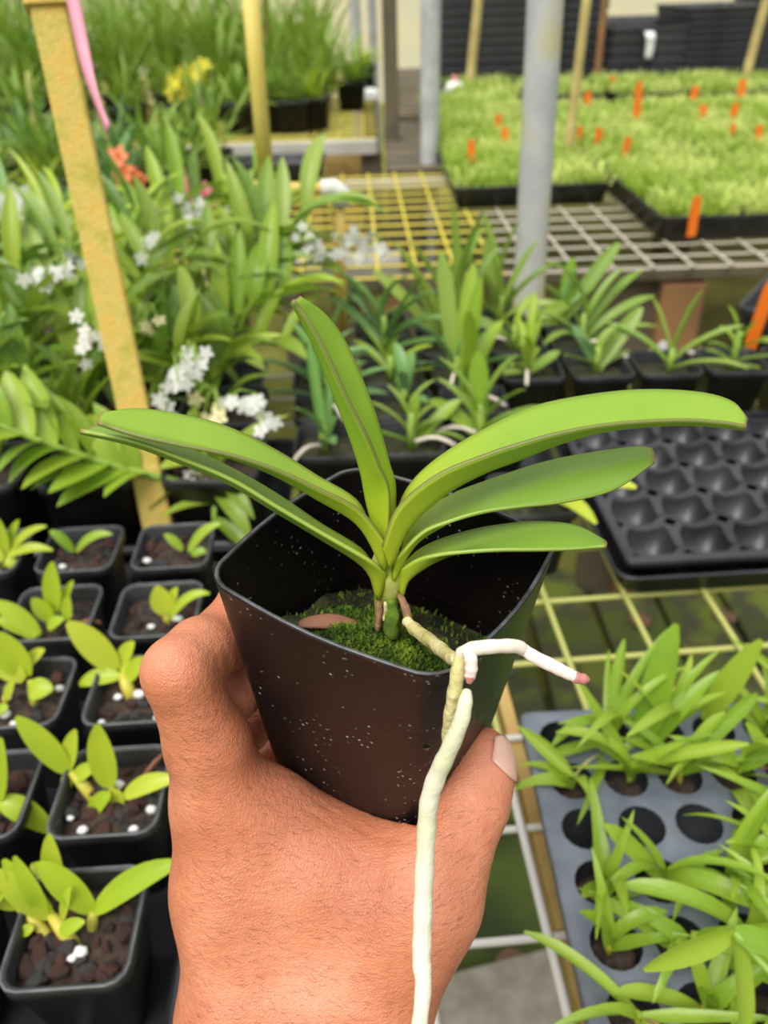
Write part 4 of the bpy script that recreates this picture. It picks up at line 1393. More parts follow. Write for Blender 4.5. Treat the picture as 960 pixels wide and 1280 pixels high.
# ------------------------------------------------------------------ empty black plug tray, right of the orchid
ec = .053
et = thing('plug_tray', 'empty black plug tray with square cells set in a shallow outer tray', 'tray', (.220 + ec * 5 + .008, .592 + ec * 2.5 + .010, BENCH + .0052), R(2.0))
cell_tray(et, 10, 5, ec, .034, .0225, .7, 'tray', 20, .90, .008, .007, .74, .2)
carry_tray('shallow black tray under the empty plug tray', WM[et].translation.x, WM[et].translation.y, ec * 10 + .038, ec * 5 + .036, R(2.0), h=.024)

# ------------------------------------------------------------------ strap-leaved seedlings in black pots, beyond the orchid
mq = random.Random(5)
MIDPOT = mesh('pot', *pot_mesh(.078, .056, .080, .0030), M['plastic'])
MIDSOIL = mesh('potting_mix', *loft([rsq(.068 * (1 - k / 4) + .0001, .010 * (1 - k / 4), .064 + .003 * k / 4) for k in range(5)]), M['mossdark'])
NEARW = {0: 'nearest', 1: 'second', 2: 'third', 3: 'fourth', 4: 'back'}
MIDS = []
TALL = {  # (column, row): number, length, width, elevation range, material
    (1, 3): (9, .12, .012, 25, 75, 'bluegreen'), (2, 3): (6, .19, .017, 62, 86, 'strap'), (3, 4): (7, .14, .015, 35, 82, 'strap'), (5, 4): (7, .13, .014, 30, 78, 'bluegreen'),
    (2, 1): (5, .13, .017, 45, 80, 'seedling'), (4, 3): (8, .12, .014, 20, 70, 'strap'), (6, 3): (7, .12, .015, 25, 75, 'strap'),
}
WORDS = {'bluegreen': 'bluish green', 'strap': 'mid green', 'seedling': 'bright green'}
for row in range(5):
    for col in range(12):
        x = .030 + (col - 1) * .086 - .006 * row; y = .765 + row * .086
        if y < .9 and x > .165: continue       # the empty plug tray lies there
        if row == 4 and col > 6: continue
        if row >= 3 and x < .0: continue
        if x > .66: continue
        rest = WM[et].translation
        if x > .18 and y < .93: continue
        if x > .335 and y > .96: continue
        base = Vector((x + mq.uniform(-.002, .002), y, BENCH + .0004))
        hi_ = .085 if (row >= 3 and col < 7) else 0.0
        pale = x > .40
        key = mq.choice(('strap', 'strap', 'bluegreen', 'seedling'))
        n_, L_, w_, e0, e1 = mq.randint(5, 8), mq.uniform(.06, .10), mq.uniform(.009, .013), 20, 75
        if (col, row) in TALL: n_, L_, w_, e0, e1, key = TALL[(col, row)]
        if pale: key = 'seedling'; L_ *= .72; n_ += 2; e0 = 10
        size = 'tall' if L_ > .125 else 'low' if L_ < .075 else 'spreading'
        lab = f'{size} {WORDS[key]} strap-leaved seedling, {ORD[row]} row beyond the held pot, {ORD[col]} counting rightwards'
        o = thing('potted_seedling', lab, 'potted plant', base, mq.uniform(-.06, .06), 'strap-leaved seedlings in black pots')
        place('pot', MIDPOT, o, WM[o].copy()); place('potting_mix', MIDSOIL, o, WM[o].copy())
        c = base + Vector((mq.uniform(-.008, .008), mq.uniform(-.008, .008), .070))
        MIDS.append((o, c))
        fan = mq.uniform(-.5, .5) + (0 if mq.random() < .75 else 1.57)
        for k in range(n_):
            t = k / max(1, n_ - 1)
            az = fan + (1.57 if k % 2 else -1.57) + mq.uniform(-.45, .45)
            put_leaf(o, c + Vector((0, 0, .004 * k)), az, R(e0 + (e1 - e0) * t + mq.uniform(-6, 6)), L_ * mq.uniform(.75, 1.1), w_ * mq.uniform(.85, 1.15), 'strap', key, mq.choice((0, 1, 1, 2)), mq.uniform(-.3, .3), mq)
        part('stem', *tube_data([c - Vector((0, 0, .004)), c + Vector((0, 0, .006 * n_))], [.005, .004], 8), M['dend_stem'], o)
        if mq.random() < .5:
            dr = Vector((mq.uniform(-1, 1), mq.uniform(-1, .2), 0)).normalized(); rp = [c + Vector((0, 0, .006))]
            for k in range(1, 6): rp.append(c + dr * (.010 * k) + Vector((0, 0, .012 * math.sin(k * .55) + .004)))
            part('root', *tube_data(rp, .0022, 7), M['root'], o)
        if (col, row) == (4, 1):
            leaf_to(o, c, c + Vector((.02, -.01, .05)), .02, 'pinkleaf' if 'pinkleaf' in M else 'pink', .1)
def on_photo(w):
    q = ROT.T @ (np.array(w) - EYE)
    return q[0] / q[2] * FPX + 480, q[1] / q[2] * FPX + 640, q[2]


# the leaves that stand out among them
for (bx, by, tx, ty, wpx, key, bow) in ((585, 470, 552, 316, 20, 'strap', .03), (575, 470, 592, 330, 18, 'seedling', .05), (605, 560, 598, 440, 24, 'seedling', .02), (600, 560, 540, 500, 16, 'seedling', .12),
                                        (655, 400, 606, 298, 18, 'strap', .02), (690, 430, 774, 304, 18, 'strap', .04), (690, 430, 716, 322, 15, 'seedling', .03), (765, 450, 802, 384, 18, 'strap', .03), (765, 450, 716, 408, 16, 'bluegreen', .12),
                                        (530, 445, 524, 348, 20, 'strap', .02), (530, 445, 466, 338, 14, 'strap', .12), (530, 445, 578, 352, 14, 'strap', .12), (545, 540, 575, 500, 16, 'seedling', .08), (540, 540, 520, 490, 14, 'seedling', .05),
                                        (690, 430, 640, 425, 14, 'seedling', .3), (660, 500, 620, 470, 14, 'strap', .2), (690, 500, 700, 440, 16, 'strap', .03), (650, 420, 715, 380, 16, 'seedling', .25), (640, 420, 590, 400, 14, 'strap', .25)):
    o, c = min(MIDS, key=lambda e: (on_photo(e[1])[0] - bx) ** 2 + (on_photo(e[1])[1] - by) ** 2)
    dz = on_photo(c)[2]
    leaf_to(o, c, P(tx, ty, dz - .25 * (by - ty) / FPX * dz), wpx / FPX * dz, key, bow, 'strap', mq.uniform(-.3, .3))
carry_tray('black tray holding strap-leaved seedling pots right beyond the held pot', .055, .80, .30, .16, 0.0, z0=BENCH + .0004, h=.014)
for o_ in [o_ for o_ in COL.objects if o_.get('group') == 'strap-leaved seedlings in black pots']:
    pass

# yellow-green plant beside the empty plug tray
yp = thing('potted_seedling', 'yellow-green seedling pot between the held orchid and the empty plug tray', 'potted plant', (.142, .645, BENCH + .0004), .05, 'strap-leaved seedlings in black pots')
place('pot', MIDPOT, yp, WM[yp].copy()); place('potting_mix', MIDSOIL, yp, WM[yp].copy())
cc = WM[yp].translation + Vector((0, 0, .072))
for tx, ty, dd, ww, bw in ((795, 610, .70, .020, .25), (745, 655, .68, .018, .25), (690, 620, .70, .017, .1), (700, 590, .70, .016, .1)):
    leaf_to(yp, cc, P(tx, ty, dd), ww, 'lime', bw, 'oval')
part('stem', *tube_data([cc - Vector((0, 0, .004)), cc + Vector((0, 0, .02))], [.005, .003], 8), M['cane_yellow'], yp)

# tray with an orange tag at the right edge of the bench
ct = carry_tray('raised black tray at the back edge of the bench, with an orange tag', (.706), 1.12, .30, .20, R(-37), z0=BENCH + .0004, h=.075)

# ------------------------------------------------------------------ cane orchids with white flowers, left
lq = random.Random(9)
FL5 = MB()
for k in range(5):
    a = 2 * math.pi * k / 5; d = Vector((math.cos(a), math.sin(a), .12)); s = Vector((-math.sin(a), math.cos(a), 0))
    FL5.add([Vector((0, 0, 0)), d * .45 - s * .32, d * .9 - s * .22, d * 1.0, d * .9 + s * .22, d * .45 + s * .32], [(0, 1, 2, 3), (0, 3, 4, 5)])
for k in range(5):
    a = 2 * math.pi * (k + .5) / 5; d = Vector((math.cos(a), math.sin(a), 1.2)).normalized()
    s = Vector((-math.sin(a), math.cos(a), 0))
    FL5.add([Vector((0, 0, 0)), d * .3 - s * .12, d * .45, d * .3 + s * .12], [(0, 1, 2, 3)])
FLOWER = {k: mesh('flower', FL5.v, FL5.f, M[k]) for k in ('flower', 'cream', 'pink', 'orange_petal', 'yellow_petal')}


def flowers(o, px, py, d, n_, key='flower', spread=.016, size=.0085):
    """a loose cluster hanging on a short spray"""
    c = P(px, py, d)
    pts = []
    for k in range(int(n_ * 1.5)):
        p = c + Vector((lq.gauss(0, spread), lq.gauss(0, spread), lq.gauss(0, spread * .8)))
        pts.append(p)
        rot = Matrix.Rotation(lq.uniform(0, 6), 4, 'Z') @ Matrix.Rotation(R(lq.uniform(40, 130)), 4, 'X')
        rot = Matrix.Rotation(lq.uniform(-.8, .8), 4, 'Z') @ Matrix.Rotation(R(lq.uniform(30, 100)), 4, 'X') @ Matrix.Rotation(lq.uniform(0, 6), 4, 'Z')
        s = size * lq.uniform(.8, 1.25)
        place('flower', FLOWER[key], o, Matrix.Translation(p) @ rot @ Matrix.Diagonal((s, s, s, 1)))
    return pts


def spray(o, a, pts, m='dend_stem'):
    for p in pts[:4]:
        part('flower_stalk', *tube_data([a, a.lerp(p, .5) + Vector((0, 0, .008)), p], [.0011, .0009, .0007], 5), M[m], o)


def shoot(o, a, b, nl, L_, w, key, sag=.06, side=None, kind='cane', r0=.0048):
    """cane from a to b with leaves in two ranks"""
    a = Vector(a); b = Vector(b)
    mid = a.lerp(b, .5) + Vector((0, 0, sag))
    pts = [a * (1 - t) ** 2 + mid * 2 * t * (1 - t) + b * t * t for t in np.linspace(0, 1, 9)]
    part('cane', *tube_data(pts, list(np.linspace(r0, r0 * .5, 9)), 8), M['dend_stem'], o)
    dirv = (b - a).normalized()
    sd = dirv.cross(Vector((0, -.6, 1))).normalized() if side is None else side
    for k in range(nl):
        t = .22 + .78 * (k + .5) / nl
        c = a * (1 - t) ** 2 + mid * 2 * t * (1 - t) + b * t * t
        sg = 1 if k % 2 else -1
        d = (dirv * lq.uniform(.55, .95) + sd * sg * lq.uniform(.6, .95) + Vector((0, lq.uniform(-.35, .2), lq.uniform(-.05, .3)))).normalized()
        ln = L_ * lq.uniform(.75, 1.15) * (1 - .35 * abs(t - .6))
        az = math.atan2(-d.x, d.y); el = math.asin(max(-1, min(1, d.z)))
        put_leaf(o, c, az, el + .1, ln, w * lq.uniform(.85, 1.15), kind, key, lq.choice((0, 1, 1, 2)), lq.uniform(-.4, .4), lq)


LPOT = mesh('pot', *pot_mesh(.094, .070, .10, .0035), M['plastic'])
LSOIL = mesh('potting_mix', *loft([rsq(.083 * (1 - k / 4) + .0001, .014 * (1 - k / 4), .088 + .003 * k / 4) for k in range(5)]), M['soil'])


def cane_pot(x, y, label):
    o = thing('potted_orchid', label, 'potted plant', (x, y, BENCH + .0072), lq.uniform(-.05, .05), 'leafy cane orchids in black pots')
    place('pot', LPOT, o, WM[o].copy()); place('potting_mix', LSOIL, o, WM[o].copy())
    for k in range(14):
        s_ = lq.uniform(.005, .010)
        place('stone', (LAVA if lq.random() < .6 else GRIT)[lq.randrange(6)], o, WM[o] @ Matrix.Translation((lq.uniform(-.038, .038), lq.uniform(-.038, .038), .092)) @ Matrix.Diagonal((s_, s_, s_ * .8, 1)))
    return o, Vector((x, y, BENCH + .092))


# rows of pots; tips are where the canes end in the photograph
LP = [
    # x, y, label, [(tip px, py, depth, leaves, length, width, material, sag)]
    (-.285, .690, 'cane orchid leaning to the frame edge, left of the ochre stake', [(60, 500, .74, 7, .075, .030, 'dend', .015), (100, 480, .78, 5, .07, .03, 'dend', .02)]),
    (-.395, .690, 'leafy cane orchid cut by the frame edge, beside the long leaning shoot', [(-20, 440, .75, 8, .09, .03, 'dend', .03), (40, 470, .74, 6, .08, .03, 'dend', .02)]),
    (-.165, .690, 'cane orchid behind the ochre stake foot, one long leafy shoot leaning to the frame edge', [(268, 660, .78, 3, .07, .024, 'dend', .04), (236, 560, .78, 5, .06, .025, 'dend', .01)]),
    (-.505, .800, 'tall leafy cane orchid at the frame edge, with small white flowers', [(-30, 330, .85, 9, .10, .028, 'dend', .03), (50, 320, .88, 9, .10, .026, 'dend', .03), (10, 400, .84, 8, .09, .03, 'dend', .02)]),
    (-.395, .805, 'dense cane orchid with white flowers hidden behind the ochre stake', [(90, 300, .88, 9, .10, .026, 'strap', .03), (130, 410, .84, 7, .09, .03, 'dend', .02), (40, 380, .84, 7, .09, .03, 'dend', .02)]),
    (-.285, .805, 'cane orchid with broad leaves and white flowers, right beside the ochre stake', [(198, 300, .90, 9, .10, .027, 'dend', .02), (150, 380, .86, 6, .09, .03, 'dend', .02), (250, 400, .84, 6, .09, .03, 'dend', .02)]),
    (-.175, .805, 'cane orchid with several white flower clusters, above the left orchid leaf', [(290, 430, .86, 7, .08, .025, 'dend', .02), (215, 440, .84, 5, .09, .03, 'dend', .02)]),
    (-.345, .920, 'cane orchid with a long pale shoot slanting up to the pipe frame', [(404, 250, 1.02, 12, .13, .034, 'strap', .02), (170, 260, .98, 9, .11, .027, 'dend', .03), (250, 300, .98, 8, .11, .03, 'dend', .02)]),
    (-.225, .925, 'bright leafy cane orchid with drooping leaves beside the upright orchid leaf', [(370, 360, .98, 10, .11, .032, 'seedling', .05), (330, 300, 1.0, 9, .12, .03, 'dend', .03), (378, 440, .94, 6, .09, .03, 'dend', .06)]),
    (-.470, .920, 'leafy cane orchid behind the ochre stake with narrow yellow-green leaves', [(70, 290, .98, 9, .11, .022, 'strap', .03), (120, 330, .96, 8, .10, .022, 'lime', .03)]),
    (-.600, .930, 'dark leafy cane orchid at the frame edge behind white flowers', [(10, 280, .98, 9, .11, .026, 'bluegreen', .03), (-30, 400, .9, 8, .11, .03, 'dend', .03)]),
    (-.400, 1.045, 'rear cane orchid with tall light shoots beneath the yellowed pipe', [(230, 250, 1.10, 9, .13, .028, 'seedling', .02), (280, 235, 1.12, 9, .13, .03, 'dend', .02)]),
    (-.285, 1.045, 'rear cane orchid with arching shoots in front of the yellowed pipe leg', [(345, 262, 1.10, 9, .13, .032, 'seedling', .03), (385, 330, 1.06, 8, .11, .03, 'dend', .05)]),
    (-.520, 1.045, 'rear cane orchid left of the ochre stake, with yellowish narrow leaves', [(90, 255, 1.1, 8, .12, .018, 'lime', .03), (55, 300, 1.06, 8, .11, .02, 'strap', .03), (130, 262, 1.1, 7, .1, .018, 'lime', .02)]),
]
LO = []
for cx_, cy_, ly_, w_ in ((-.35, .748, .225, 'nearest the lime seedlings'), (-.41, .985, .235, 'in the rear')):
    carry_tray(f'black tray under the cane orchid pots {w_}', cx_, cy_, .50, ly_, 0, z0=BENCH + .0004, h=.03)
for (x, y, lab, cs) in LP:
    o, c = cane_pot(x, y, lab); LO.append((o, c))
    for (px, py, d, nl, L_, w, key, sag) in cs:
        shoot(o, c + Vector((lq.uniform(-.02, .02), lq.uniform(-.02, .02), -.006)), P(px, py, d), nl + 2, L_, w * (.68 if x > -.26 or y > .7 else .8), key, sag)
    for k in range(4):
        put_leaf(o, c, lq.uniform(0, 6.28), R(lq.uniform(20, 60)), lq.uniform(.07, .11), lq.uniform(.014, .020), 'cane', 'dend', None, 0, lq)
shoot(LO[2][0], LO[2][1] + Vector((-.022, -.02, -.006)), P(-30, 520, .68), 16, .075, .023, 'seedling', -.012)
for (oi, px, py, d, n_, key, sp_) in (
        (4, 112, 432, .74, 6, 'flower', .010), (5, 219, 472, .74, 5, 'flower', .008), (5, 240, 454, .76, 5, 'flower', .008), (6, 318, 517, .74, 9, 'flower', .012), (6, 268, 510, .76, 4, 'cream', .010), (6, 205, 508, .76, 3, 'flower', .007),
        (3, 48, 352, .82, 4, 'flower', .008), (4, 76, 346, .82, 5, 'flower', .009), (9, 95, 326, .86, 3, 'flower', .008), (8, 384, 304, .98, 6, 'flower', .012), (12, 418, 316, 1.04, 8, 'flower', .014), (12, 446, 306, 1.04, 7, 'flower', .014), (12, 468, 318, 1.04, 4, 'flower', .008),
        (7, 222, 274, 1.0, 7, 'flower', .014), (5, 190, 308, .9, 5, 'flower', .011), (11, 310, 270, 1.08, 4, 'flower', .012), (8, 318, 286, 1.02, 4, 'flower', .010), (2, 252, 596, .78, 3, 'flower', .006), (5, 184, 405, .8, 2, 'cream', .006), (10, 6, 258, .9, 5, 'flower', .010)):
    o, c = LO[oi]
    spray(o, P(px, py - 26, d + .012), flowers(o, px, py, d, n_, key, sp_, .0078 if oi != 10 else .016))
# ------------------------------------------------------------------ far seedling trays, tags, stacks and foliage
bq = random.Random(17)


def grass_tray(label, slabel, cx, cy, lx, ly, nb, hgt, rz=0.0, z0=BENCH + .0004):
    t = carry_tray(label, cx, cy, lx, ly, rz, z0=z0, h=.05, group='black trays of grassy seedlings')
    v, f = [], []
    for k in range(nb):
        x = bq.uniform(-lx / 2 + .004, lx / 2 - .004); y = bq.uniform(-ly / 2 + .004, ly / 2 - .004)
        b = WM[t] @ Vector((x, y, .045)); a = bq.uniform(0, 6.28); w = bq.uniform(.0018, .0036); h = hgt * bq.uniform(.5, 1.2)
        s = Vector((math.cos(a) * w, math.sin(a) * w, 0)); d = Vector((bq.gauss(0, .5), bq.gauss(0, .5), 1)).normalized()
        n_ = len(v)
        e = b + d * h * .6; e2 = b + d * h * .9 + Vector((d.x, d.y, -.1)) * h * .5
        v += [b - s, b + s, e + s, e - s, e2]; f += [(n_, n_ + 1, n_ + 2, n_ + 3), (n_ + 3, n_ + 2, n_ + 4)]
    so_ = part('seedlings', v, f, M['grass'], t, False); so_['kind'] = 'stuff'; so_['label'] = slabel
    # peat surface
    q = [WM[t] @ Vector(p) for p in rsq(lx - .016, .012, .043, 4, ly - .016)]
    part('peat', q, [tuple(range(len(q)))], M['soil'], t, False)
    return t


SL = 'dense bright green grassy orchid seedlings'
cols = [(.395, 2.075, .39), (.757, 1.735, .30), (1.067, 1.735, .30), (1.377, 1.74, .30)]
cn = ['beside the thick pipe', 'behind the brown timber leg', 'third from the thick pipe', 'at the frame edge']
rn = ['front', 'middle', 'rear']
for ci, (x, y, wx) in enumerate(cols):
    for r_ in range(3):
        yy = y + .27 + r_ * .565
        xx = x + .004 * r_
        if yy + .27 > 2.55 and r_ < 3:
            pass
        grass_tray(f'{rn[r_]} tray of grassy green seedlings in the column {cn[ci]}', SL, xx, yy, wx, .545, int((1900 if r_ == 0 else 1300) * wx / .3), .052)
# slatted benches under the rear trays and under the black stacks
for (lab, xa, xb, ya, yb) in (('dark slatted bench carrying the rear grassy seedling trays', .05, 2.1, 2.60, 3.46), ('far slatted bench carrying the black tray stacks and far seedlings', .10, 3.1, 3.68, 5.60)):
    bx = thing('slatted_bench', lab, 'bench', ((xa + xb) / 2, (ya + yb) / 2, 0))
    y = ya
    while y < yb:
        b = MB(); b.box((xa, y, BENCH - .03), (xb, y + .09, BENCH - .002)); part('slat', b.v, b.f, M['darkwood'], bx, False); y += .115
    for x in (xa + .07, xb - .07):
        for y in (ya + .05, yb - .05): beam('leg', (x, y, 0), (x, y, BENCH - .03), .07, .07, M['darkwood'], bx)
for k in range(6):
    grass_tray(f'far tray of grassy seedlings below the black stacks, {ORD[k]} rightwards from thin pipe', SL, .48 + k * .335 + .02, 4.02 - .04 * k, .31, .56, 900, .055)

# orange tags
TAGM = MB()
TAGM.box((-.5, -.06, 0), (.5, .06, .86)); TAGM.add([(-.5, -.06, .86), (.5, -.06, .86), (.3, -.06, 1), (-.3, -.06, 1), (-.5, .06, .86), (.5, .06, .86), (.3, .06, 1), (-.3, .06, 1)], [(0, 1, 2, 3), (7, 6, 5, 4), (1, 5, 6, 2), (3, 2, 6, 7), (0, 3, 7, 4)])
TAG = mesh('tag', TAGM.v, TAGM.f, M['tag'], False)
for (px, py, z, w, h, lab) in (
        (590, 206, .975, .022, .075, 'orange plant tag nearest the thin pipe, in the front seedling tray beside the thick pipe'),
        (621, 160, .985, .022, .050, 'orange plant tag left of the thick pipe, near the dark rear tray edge'),
        (633, 178, .985, .022, .050, 'orange plant tag just left of the thick pipe, in the middle of the grass'),
        (732, 132, .985, .030, .055, 'orange plant tag on the far tray edge, just right of the pale cane'),
        (796, 148, .985, .028, .130, 'tallest orange plant tag, standing across the dark rear tray edge'),
        (781, 192, .985, .024, .050, 'lowest of two orange tags in mid-grass right of the pale cane'),
        (748, 178, .985, .024, .048, 'orange plant tag in mid-grass close to the pale cane'),
        (722, 175, .985, .018, .045, 'orange plant tag half hidden by the pale cane foot'),
        (865, 126, .985, .028, .060, 'orange plant tag on the far tray below the ribbed black stack'),
        (926, 122, .985, .030, .075, 'orange plant tag at the foot of the leaning pale cane'),
        (880, 146, .985, .028, .045, 'orange-red plant tag just before the dark rear tray edge'),
        (913, 150, .985, .026, .060, 'reddish plant tag with a pale top before the dark rear tray edge'),
        (914, 170, .985, .020, .040, 'short orange plant tag below the reddish pale-topped one'),
        (949, 176, .985, .024, .050, 'orange plant tag close to the frame edge in mid-grass'),
        (867, 277, .975, .022, .060, 'orange-red plant tag at the near rim of the front seedling tray'),
        (764, 104, .985, .026, .035, 'small faded orange tag before the low black tray stack')):
    g = G(px, py, z)
    o = link('plant_tag', TAG, None, Matrix.Translation(g - Vector((0, 0, .03))) @ Matrix.Rotation(bq.uniform(-.3, .3), 4, 'Z') @ Matrix.Rotation(R(bq.uniform(-8, 8)), 4, 'Y') @ Matrix.Diagonal((w * .85, .02, h * .85 + .03, 1)))
    tag(o, lab, 'plant tag', 'orange plant tags')
g = V(944, 402, 1.0)
o = link('plant_tag', TAG, None, Matrix.Translation(g - Vector((0, 0, .045))) @ Matrix.Rotation(.1, 4, 'Z') @ Matrix.Rotation(R(6), 4, 'Y') @ Matrix.Diagonal((.018, .012, .10, 1)))
tag(o, 'large orange plant tag standing at the corner of the raised black tray', 'plant tag', 'orange plant tags')
g = V(818, 458, 1.02)
o = link('plant_tag', mesh('tag', TAGM.v, TAGM.f, M['white'], False), None, Matrix.Translation(V(812, 470, .98)) @ Matrix.Rotation(R(14), 4, 'Y') @ Matrix.Diagonal((.013, .012, .05, 1)))
tag(o, 'white plant tag standing among the strap-leaved seedlings before the timber leg', 'plant tag')

# stacks of nested black trays
def nest_tray(lx, ly, h):
    rg = [rsq(lx - .03, .015, 0, 3, ly - .03), rsq(lx - .012, .02, h * .82, 3, ly - .012), rsq(lx, .02, h * .84, 3, ly), rsq(lx, .02, h, 3, ly), rsq(lx - .016, .018, h, 3, ly - .016), rsq(lx - .036, .014, .006, 3, ly - .036)]
    return loft(rg, True, True)


def stack(x, y, lx, ly, n_, pitch, h, word, rz=0.0, z0=BENCH + .0004, odd=()):
    me = mesh('nursery_tray', *nest_tray(lx, ly, h), M['stacktray'], False)
    for k in range(n_):
        lab = f'bottom black nursery tray of {word}' if k == 0 else f'{ORD[n_ - 1 - k]} black nursery tray from the top of {word}'
        o = link('nursery_tray', me, None, Matrix.Translation((x + bq.uniform(-.006, .006), y, z0 + k * pitch)) @ Matrix.Rotation(rz + bq.uniform(-.012, .012), 4, 'Z'))
        tag(o, lab, 'tray', f'trays of {word}')


def at_px(px, y): return V(px, 90, y).x


st_y = 4.62
stack(at_px(596, st_y), st_y + .05, .46, .50, 16, .040, .050, 'the tall stack beside the thin pipe')
stack(at_px(700, st_y + .2), st_y + .30, .40, .50, 17, .040, .050, 'the tall stack behind the thick pipe')
stack(at_px(800, st_y), st_y + .05, .44, .52, 5, .046, .058, 'the low wide stack')
stack(at_px(884, st_y - .05), st_y + .03, .40, .50, 10, .031, .036, 'the ribbed stack', .05)
stack(at_px(975, st_y + .3), st_y + .35, .46, .50, 14, .036, .046, 'the stack behind the leaning cane')
stack(at_px(812, st_y + .62), st_y + .72, .50, .50, 5, .045, .055, 'the grey-topped stack behind the low one')
b = at_px(812, st_y - .22)
wb = thing('plastic_bag', 'white plastic strip hanging over the front of the low black tray stack', 'strip', (b, st_y - .24, BENCH + .25))
q = crom([V(800, 36, st_y + .0), V(812, 40, st_y - .22), V(813, 56, st_y - .235), V(810, 74, st_y - .232)], 12)
v, f = [], []
for i, c in enumerate(q):
    w = .030 - .012 * i / 11
    for (sx, sy) in ((-1, 0), (-.5, -.006), (.5, -.006), (1, 0), (.5, .003), (-.5, .003)):
        v.append(Vector(c) + Vector((sx * w, sy, 0)))
for i in range(11):
    for k in range(6): f.append((i * 6 + k, i * 6 + (k + 1) % 6, i * 6 + 6 + (k + 1) % 6, i * 6 + 6 + k))
f += [(5, 4, 3, 2, 1, 0), tuple(range(66, 72))]
part('film', v, f, M['white'], wb)

# ------------------------------------------------------------------ foliage on the far benches, left
BPOT = mesh('pot', *pot_mesh(.13, .10, .11, .004), M['plastic'])


def tuft_mesh(seed, n_, L_, w, spread, key):
    """leaves of a small far plant joined into one foliage part"""
    q = random.Random(seed); o = MB()
    for k in range(n_):
        az = q.uniform(0, 6.28); el = R(q.uniform(90 - spread, 88)); ln = L_ * q.uniform(.5, 1.1)
        d = Vector((math.cos(az) * math.cos(el), math.sin(az) * math.cos(el), math.sin(el))); s = Vector((-math.sin(az), math.cos(az), 0)) * w * q.uniform(.6, 1.1)
        p = Vector((q.gauss(0, .025), q.gauss(0, .025), 0)); pts = []
        dr = q.uniform(.1, .8)
        for i in range(5):
            t = i / 4
            pts.append(p + d * ln * t + Vector((math.cos(az), math.sin(az), -1.0)) * ln * dr * t * t * .35)
        n0 = len(o.v)
        for i, c in enumerate(pts):
            ww = s * (math.sin(math.pi * (.15 + .83 * i / 4)) ** .7)
            o.v += [tuple(c - ww), tuple(c + Vector((0, 0, -.15 * ww.length))), tuple(c + ww)]
        for i in range(4):
            for k2 in (0, 1): o.f.append((n0 + i * 3 + k2, n0 + i * 3 + k2 + 1, n0 + i * 3 + 4 + k2, n0 + i * 3 + 3 + k2))
    return mesh('foliage', o.v, o.f, M[key])


TUFT = {
    'narrow grassy': [tuft_mesh(s_, 60, .36, .006, 60, 'backleaf') for s_ in range(3)],
    'broad leafy': [tuft_mesh(10 + s_, 40, .30, .016, 75, 'backleaf') for s_ in range(3)],
    'dark bluish': [tuft_mesh(20 + s_, 46, .26, .010, 70, 'bluegreen') for s_ in range(3)],
    'pale yellowish': [tuft_mesh(30 + s_, 46, .26, .008, 70, 'lime') for s_ in range(2)],
    'tall reedy': [tuft_mesh(40 + s_, 70, .55, .007, 40, 'backleaf') for s_ in range(3)],
}


def far_plant(x, y, kind, label, scale=1.0, z0=BENCH + .0004, pot=True):
    o = thing('potted_plant', label, 'potted plant', (x, y, z0), bq.uniform(0, 6.28), 'leafy plants on the far benches')
    if pot: place('pot', BPOT, o, Matrix.Translation((x, y, z0)) @ Matrix.Rotation(bq.uniform(-.1, .1), 4, 'Z'))
    fo = place('foliage', bq.choice(TUFT[kind]), o, Matrix.Translation((x, y, z0 + (.10 if pot else .0))) @ Matrix.Rotation(bq.uniform(0, 6.28), 4, 'Z') @ Matrix.Scale(scale, 4))
    fo['kind'] = 'stuff'
    return o


# second bench, left half
k = 0
SIDE = ['by the frame edge', 'left of the ochre stake', 'behind the ochre stake', 'right of the ochre stake', 'left of the yellowed pipe', 'next to the yellowed pipe']
for r_ in range(4):
    for c_ in range(7):
        x = -1.42 + c_ * .155 + (r_ % 2) * .05; y = 1.70 + r_ * .21
        if x > -.52 + .03 * r_: continue
        kind = bq.choice(('dark bluish', 'broad leafy', 'narrow grassy', 'dark bluish', 'pale yellowish') if r_ < 2 else ('broad leafy', 'broad leafy', 'dark bluish', 'narrow grassy'))
        sx = V(0, 200, y); lab = f'{kind} plant on yellow wire bench, {ORD[r_]} row back, {ORD[c_]} pot from its left'
        far_plant(x, y, kind, lab, bq.uniform(.55, .8) * (.8 if r_ < 2 else 1.0))
# third bench, left half, taller
for r_ in range(5):
    for c_ in range(13):
        x = -2.75 + c_ * .205 + (r_ % 2) * .07; y = 3.36 + r_ * .40
        if x > -.12: continue
        ln = np.array((x, y, 1.1)) - EYE; l = ROT.T @ ln
        if l[0] / l[2] * FPX + 480 < -120: continue
        kind = bq.choice(('tall reedy', 'narrow grassy', 'tall reedy', 'broad leafy')) if r_ > 0 else bq.choice(('broad leafy', 'narrow grassy', 'narrow grassy'))
        lab = f'{kind} plant on the far bench, {ORD[r_]} row back, {ORD[c_]} pot from its left'
        far_plant(x, y, kind, lab, bq.uniform(.8, 1.1) if r_ else bq.uniform(.6, .8))
# plants at the near end of the far bench, by the posts
for i, (px, y, kind, s_, lab) in enumerate(((392, 3.42, 'pale yellowish', .55, 'dry pale tuft in a black pot at the front rail of the far bench'), (345, 3.40, 'narrow grassy', .5, 'thin grassy tuft beside the dry pale tuft on the far bench'), (440, 3.9, 'broad leafy', .7, 'low leafy plant in front of the grey pipes on the far bench'), (455, 4.6, 'pale yellowish', .8, 'yellowish plant behind the grey pipes on the far bench'))):
    far_plant(V(px, 130, y).x, y, kind, lab, s_)
